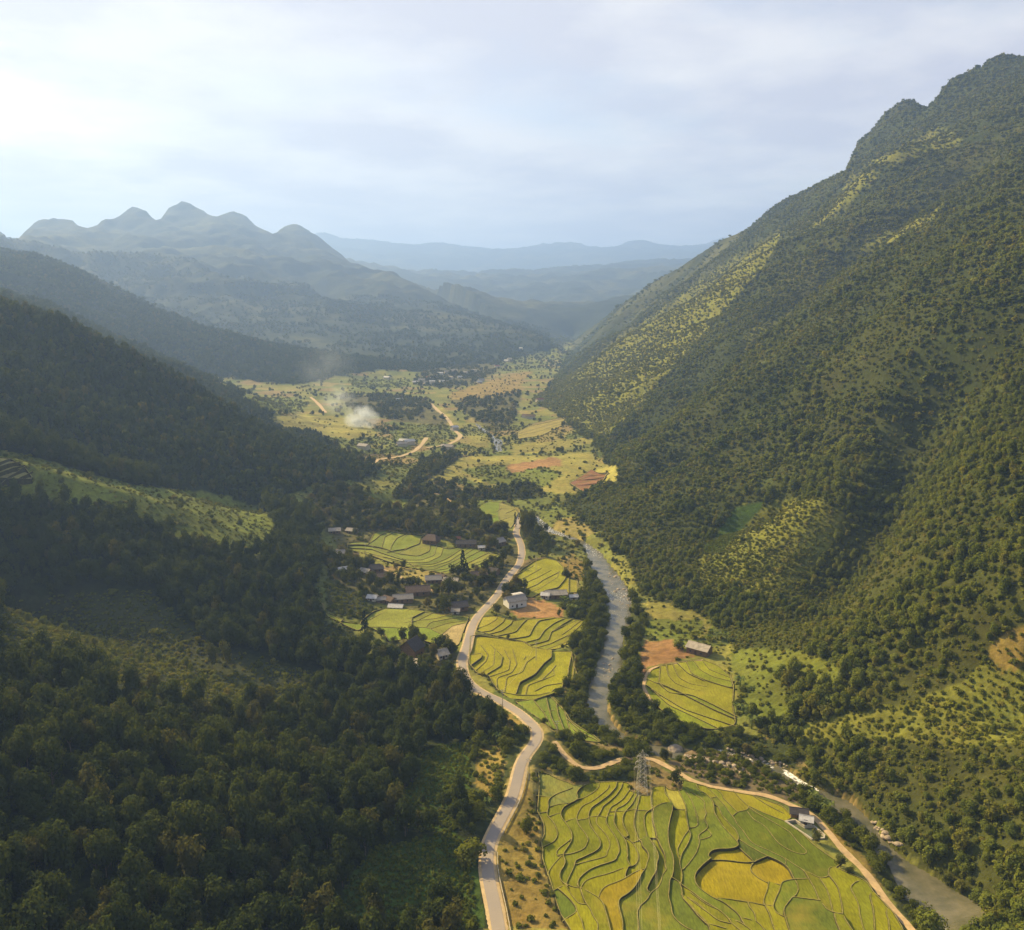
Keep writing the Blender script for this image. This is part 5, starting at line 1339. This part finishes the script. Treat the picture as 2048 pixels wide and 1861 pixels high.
# ------------------------------------------------------------------ single trees one can point at
def special(px, kd, r, h, label, nm='tree', i=0):
    g = on_ground([px], HF)[0]; return tree_thing(nm, kd, i, g[0], g[1], g[2] - .2, r, h, label, None, 1.0)
special((944, 1722), 'bank', 5.0, 4.2, 'big spreading tree leaning over the left edge of the road at the bottom', 'roadside_tree', 1)
special((1055, 1668), 'bank', 2.6, 3.6, 'slender leafy tree on the dry bank right of the lower road', 'roadside_tree', 2)
special((950, 1640), 'bank', 3.2, 2.8, 'round bright tree left of the road just above the big spreading tree', 'roadside_tree', 3)
special(tp('r4', [(1315, 830)])[0], 'conifer', 3.6, 6.2, 'tall dark conifer standing alone in the middle of the village', 'conifer_tree', 0)
special(tp('r4', [(1350, 830)])[0], 'conifer', 2.4, 3.4, 'shorter conifer close to the foot of the tall one', 'conifer_tree', 1)
special(tp('r4', [(1735, 430)])[0], 'conifer', 1.8, 4.4, 'narrow dark conifer left of the clump of tall trees by the road end', 'conifer_tree', 1)
special(tp('r4', [(520, 1290)])[0], 'conifer', 2.6, 4.4, 'dark pointed tree on the lower rice field edge below the village', 'conifer_tree', 0)
for i, (x, y, h) in enumerate(((1800, 520, 8.5), (1830, 540, 9.5), (1860, 520, 9), (1815, 470, 8), (1870, 480, 8.5))):
    g = on_ground(tp('r4', [(x, y)]), HF)[0]; tree_thing('tall_tree', 'village', i, g[0], g[1], g[2], 4.0, h, 'very tall dense tree in the clump where the road disappears', 'clump of tall trees at the road end', i)
for i, (x, y) in enumerate(((855, 175), (915, 170))):
    g = on_ground(tp('r7', [(x, y)]), HF)[0]; tree_thing('bare_tree', 'village', i, g[0], g[1], g[2], 3.2, 5.2, ('left' if i == 0 else 'right') + ' one of two tall thin trees standing in the dark hollow', None, i)
special(tp('r8', [(865, 640)])[0], 'wood', 3.6, 5.0, 'lone tree casting a long shadow on the grassy slope right of the rounded field', 'slope_tree', 0)
special(tp('r8', [(375, 470)])[0], 'bank', 3.0, 3.0, 'round bush left of the lone farmhouse across the river', 'round_bush', 0)
special(tp('r5', [(800, 850)])[0], 'bank', 1.3, 2.6, 'little tree at the right end of the brown plot', 'small_tree', 1)
special(tp('t5', [(1260, 1000)])[0], 'bank', .8, 1.4, 'tiny bush beside the track behind the foreground field', 'small_bush', 2)

BAN = banana_mesh()
BSTEM = MB(); BSTEM.bar((0, 0, -.2), (0, 0, 1.0), .12, 6, 0, .08); BSTEM = BSTEM.mesh('stem', [M['banana_leaf']])
def bananas(tile, pts, label, group, s0):
    for x, y in P(pts):
        g = on_ground(tp(tile, [(x, y)]), HF)[0]; s = s0 * random.uniform(.8, 1.3)
        o = empty('banana_plant', tuple(g), random.uniform(0, 6)); o.scale = (s, s, s * 1.15); tag(o, label, 'banana plant', group)
        link('leaves', BAN, o); link('stem', BSTEM, o)
bananas('t4', '430,1570 470,780 330,720 540,830', 'bright banana plant in the bushes left of the lower road', 'banana plants left of the road', 2.0)
bananas('t3', '150,370 210,420 260,480 310,500 350,450 280,430', 'pale banana plant between the fish pond and the river', 'banana plants by the fish pond', 1.9)
bananas('r8', '655,640 665,655 650,770 680,780 1090,740 1070,780 530,420 560,430 520,440 600,430 720,850 1040,770', 'banana plant on the slope beyond the rounded field across the river', 'banana plants across the river', 2.3)
bananas('r5', '830,760 850,770 910,830 880,820 940,820', 'banana plant right of the brown plot', 'banana plants by the brown plot', 2.0)

# ------------------------------------------------------------------ transmission tower, cables, poles
def pylon(px, H, w0, w1):
    g = on_ground([px], HF)[0]; t = empty('transmission_tower', tuple(g), R(12)); tag(t, 'grey lattice transmission tower at the top of the foreground rice field', 'transmission tower')
    def corner(i, z):
        w = (w0 + (w1 - w0) * min(1, z / (H * .82))) / 2; return ((-w, -w), (w, -w), (w, w), (-w, w))[i] + (z,)
    for i in range(4):
        mb = MB(); mb.bar(corner(i, -.3), corner(i, H * .86), .06); mb.bar(corner(i, H * .86), (0, 0, H), .05); mb.build('leg', [M['steel']], t)
    mb = MB(); lv = [H * .86 * k / 8 for k in range(9)]
    for k in range(8):
        for i in range(4):
            j = (i + 1) % 4; mb.bar(corner(i, lv[k]), corner(j, lv[k + 1]), .026); mb.bar(corner(j, lv[k]), corner(i, lv[k + 1]), .026); mb.bar(corner(i, lv[k + 1]), corner(j, lv[k + 1]), .026)
    mb.build('bracing', [M['steel']], t)
    tips = []
    for z, a in ((H * .62, 2.9), (H * .74, 2.4), (H * .86, 2.0)):
        for s in (-1, 1):
            mb = MB(); tip = (s * a, 0, z)
            for y in (-w1 / 2, w1 / 2): mb.bar((s * w1 / 2, y, z), tip, .05); mb.bar((s * w1 / 2, y, z + .8), tip, .04)
            mb.bar((s * (w1 / 2 + .8), -.3, z), (s * (w1 / 2 + .8), .3, z), .03)
            arm = mb.build('cross_arm', [M['steel']], t)
            mb = MB(); mb.bar(tip, (tip[0], 0, z - .9), .07, 6)
            for q in range(4): mb.bar((tip[0], 0, z - .15 - q * .2), (tip[0], 0, z - .22 - q * .2), .14, 6)
            mb.build('insulator', [M['concrete']], arm); tips.append(Vector((tip[0], 0, z - .9)))
    mw = Matrix.Translation(g) @ Matrix.Rotation(R(12), 4, 'Z'); return [mw @ q for q in tips]
tips = pylon((1283, 1588), 16.5, 3.4, 1.3)


def cable(p, q, sag, r, label, group):
    mb = MB(); n = 24; pts = [Vector(p).lerp(Vector(q), i / n) - Vector((0, 0, sag * 4 * (i / n) * (1 - i / n))) for i in range(n + 1)]
    for a, b in zip(pts, pts[1:]): mb.bar(a, b, r, 4)
    tag(mb.build('power_cable', [M['cable']]), label, 'cable', group)
for i, q in enumerate(tips): cable(q, (q.x - 26, 70, q.z + 26), 3, .022, 'thin power cable running from the lattice tower over the foreground field', 'power cables of the lattice tower')
far_t = on_ground([(700, 700)], HF)[0]


def pole(px, H, label):
    g = on_ground([px], HF)[0]; o = empty('utility_pole', tuple(g)); tag(o, label, 'utility pole')
    mb = MB(); mb.bar((0, 0, -.3), (0, 0, H), .16, 6, 0, .1); mb.build('post', [M['concrete']], o)
    mb = MB(); mb.box((0, 0, H - .5), (1.8, .12, .12)); mb.box((0, 0, H - 1.3), (1.3, .1, .1)); mb.build('cross_arm', [M['steel']], o)
    mb = MB()
    for x in (-.8, 0, .8): mb.bar((x, 0, H - .45), (x, 0, H - .15), .06, 5)
    mb.build('insulator', [M['concrete']], o); return Vector(g) + Vector((0, 0, H - .2))
pl = [pole((1072, 1335), 13, 'concrete utility pole standing in the broad curling field'), pole((1072, 1152), 13, 'utility pole in the stepped field right of the village road'), pole((1136, 1150), 11, 'utility pole at the dry edge of the stepped field nearest the river'),
      pole((731, 1118), 11, 'utility pole in the left part of the fan terraces'), pole((1005, 1430), 11, 'utility pole left of the road above the bend'), pole((1058, 1560), 8, 'short utility pole right of the lower road'), pole((1114, 1470), 6, 'short pole among bushes right of the road bend')]
cable(pl[0], pl[1], 3, .03, 'thin wire between the two poles in the stepped fields', 'wires of the utility poles'); cable(pl[4], pl[0], 3, .03, 'thin wire between the two poles in the stepped fields', 'wires of the utility poles')

# ------------------------------------------------------------------ guard rail along the lower road
def guard_rail(i0, i1, side, label):
    path = road_w[i0:i1]; t = np.gradient(path[:, :2], axis=0); t /= np.linalg.norm(t, axis=1)[:, None]; n = np.stack([-t[:, 1], t[:, 0]], 1) * side
    q = np.column_stack([path[:, :2] + n * 2.95, path[:, 2]]); o = empty('guard_rail', tuple(q[0])); tag(o, label, 'guard rail'); q = q - q[0]
    mb = MB()
    for a, b in zip(q, q[1:]):
        A, B_ = Vector(a), Vector(b)
        for dz in (.34, .62): mb.bar(A + Vector((0, 0, dz)), B_ + Vector((0, 0, dz)), .11, 4)
    mb.build('beam', [M['concrete']], o)
    pm = MB(); pm.box((0, 0, .25), (.24, .24, 1.0)); pm = pm.mesh('post', [M['concrete']])
    for k in range(0, len(q), 2): link('post', pm, o, tuple(q[k]))
d0 = int(np.argmin(np.abs(proj(road_w[:, 0], road_w[:, 1], road_w[:, 2])[1] - 1885))); vv = proj(road_w[:, 0], road_w[:, 1], road_w[:, 2])[1]
near_idx = np.where(vv > 1695)[0]; mid_idx = np.where((vv > 1535) & (vv < 1670))[0]
sgn = -1
guard_rail(near_idx[0], near_idx[-1], sgn, 'pale guard rail on the right edge of the road at the bottom of the picture')
guard_rail(mid_idx[0], mid_idx[-1], sgn, 'pale guard rail on the right edge of the road just above the spreading tree')

# ------------------------------------------------------------------ fish pond
po = tag(link('fish_pond', mesh_np('fish_pond', [(x, y, pond_w[:, 2].mean() - .5) for x, y, _ in pond_w], [list(range(len(pond_w)))], [M['pond']])), kind='structure', label='small greenish fish pond beside the dirt track')
mb = MB(); ring = np.vstack([pond_w, pond_w[:1]])
for a, b in zip(ring, ring[1:]):
    c = (a + b) / 2; L_ = float(np.hypot(*(b - a)[:2])); mb.box((c[0], c[1], c[2] - .3), (L_ + .3, .45, 1.4 + .01 * random.random()), math.atan2(b[1] - a[1], b[0] - a[0]))
mb.build('pond_wall', [M['concrete']], po)

# ------------------------------------------------------------------ rocks on the river island and shores
def rock_mesh(seed):
    r = np.random.default_rng(seed); import bmesh
    bm = bmesh.new(); bmesh.ops.create_icosphere(bm, subdivisions=2, radius=1)
    for v in bm.verts:
        k = 1 + .30 * fbm(np.array(v.co.x * 1.1 + seed), np.array(v.co.y * 1.1 + v.co.z * .7), seed, 3); v.co *= float(k); v.co.z *= .62
    me = bpy.data.meshes.new('boulder'); bm.to_mesh(me); bm.free(); me.materials.append(M['rock']); return me
ROCK = [rock_mesh(s) for s in range(5)]
def rocks(tile, poly, n, s0, s1, label, group):
    pp = tp(tile, P(poly)); a = np.array(pp); k = 0; tries = 0
    while k < n and tries < 4000:
        tries += 1; u, v = random.uniform(a[:, 0].min(), a[:, 0].max()), random.uniform(a[:, 1].min(), a[:, 1].max())
        if not inpoly(np.array([u]), np.array([v]), pp)[0]: continue
        g = on_ground([(u, v)], HF)[0]; s = s0 + (s1 - s0) * random.random() ** 2.5
        inr = inpoly(np.array([g[0]]), np.array([g[1]]), river_poly)[0]; z = g[2] if not inr else float(wz[np.argmin((wb[:, 0] - g[0]) ** 2 + (wb[:, 1] - g[1]) ** 2)]) - .1
        o = link('boulder', random.choice(ROCK), None, (g[0], g[1], z), random.uniform(0, 6)); o.scale = (s * random.uniform(.8, 1.3), s, s * random.uniform(.7, 1.1)); tag(o, label, 'boulder', group); k += 1
g = on_ground(tp('t5', [(580, 395)]), HF)[0]; o = link('boulder', ROCK[0], None, (g[0], g[1], float(wz[np.argmin((wb[:, 0] - g[0]) ** 2 + (wb[:, 1] - g[1]) ** 2)])), .4); o.scale = (3.4, 2.6, 2.4); tag(o, 'largest boulder standing in the river at the head of the stony island', 'boulder')
rocks('t5', '690,400 900,440 1200,470 1400,560 1500,640 1350,640 1150,570 900,540 720,450', 55, .45, 1.3, 'pale boulder on the stony river island', 'boulders on the river island')
rocks('t5', '1150,320 1300,360 1600,440 1800,500 1950,570 1850,560 1600,480 1300,400', 40, .4, 1.1, 'boulder in the rapids along the far shore', 'boulders in the rapids')
rocks('t3', '800,540 960,680 1060,800 1200,870 1150,890 1040,860 900,720', 30, .4, 1.1, 'yellowish rock on the river bank right of the calm water', 'rocks on the right bank')
rocks('r5', '1140,560 1240,560 1320,660 1330,800 1260,820 1200,700', 45, .4, 1.2, 'rock on the gravel bar in the upper river', 'rocks in the upper river'); rocks('r5', '1130,1150 1240,1160 1170,1400 1100,1400', 16, .35, .8, 'low rock in the shallow middle reach of the river', 'rocks in the middle reach')

# ------------------------------------------------------------------ smoke from the field fires
def smoke(px, Y, size, dens, label, seed):
    gq = on_ground([(px[0], px[1] + Y)], HF)[0]; c = Vector(Rd(px[0], px[1], gq[1])); import bmesh
    bm = bmesh.new(); bmesh.ops.create_icosphere(bm, subdivisions=3, radius=1)
    for v in bm.verts: v.co *= float(1 + .25 * fbm(np.array(v.co.x + seed), np.array(v.co.y + v.co.z), seed, 2))
    me = bpy.data.meshes.new('smoke_plume'); bm.to_mesh(me); bm.free()
    m = bpy.data.materials.new('smoke_air'); m.use_nodes = True; t = NT(m.node_tree); t.n.clear()
    out = t.new('ShaderNodeOutputMaterial'); pv = t.new('ShaderNodeVolumePrincipled'); pv.inputs['Color'].default_value = (.80, .88, 1.0, 1); pv.inputs['Anisotropy'].default_value = .5
    tc = t.new('ShaderNodeTexCoord'); ln = t.new('ShaderNodeVectorMath', operation='LENGTH'); t.link(tc.outputs['Object'], ln.inputs[0])
    f = t.maprange(ln.outputs['Value'], .25, .95, 1, 0); n = t.maprange(t.noise(tc.outputs['Object'], 1.6, 4, .6), .42, .68)
    t.link(t.math('MULTIPLY', t.math('MULTIPLY', f, n), dens), pv.inputs['Density']); t.link(pv.outputs[0], out.inputs['Volume']); me.materials.append(m)
    o = link('smoke_plume', me, None, c); o.scale = size; tag(o, label, 'smoke')
smoke((722, 836), 20, (27, 18, 21), .22, 'dense white puff of smoke over the valley field', 1)
smoke((675, 800), 40, (30, 20, 26), .04, 'thin rising smoke plume left of the dense white puff', 2)
smoke((650, 735), 45, (70, 45, 60), .005, 'faint high smoke veil drifting up in front of the far mountain', 3)


# ------------------------------------------------------------------ haze: the valley's air
mb = MB(); mb.box((0, 8000, 600), (44000, 19000, 1220))
hz = mb.build('haze', [bpy.data.materials.new('haze_air')]); tag(hz, 'thin bluish haze filling the valley air', None, None, 'stuff')
m = hz.data.materials[0]; m.use_nodes = True; t = NT(m.node_tree); t.n.clear()
out = t.new('ShaderNodeOutputMaterial'); pv = t.new('ShaderNodeVolumePrincipled')
pv.inputs['Color'].default_value = (*HAZE_COLOR, 1); pv.inputs['Density'].default_value = HAZE_DENSITY; pv.inputs['Anisotropy'].default_value = HAZE_G
t.link(pv.outputs[0], out.inputs['Volume'])
hz.display_type = 'WIRE'
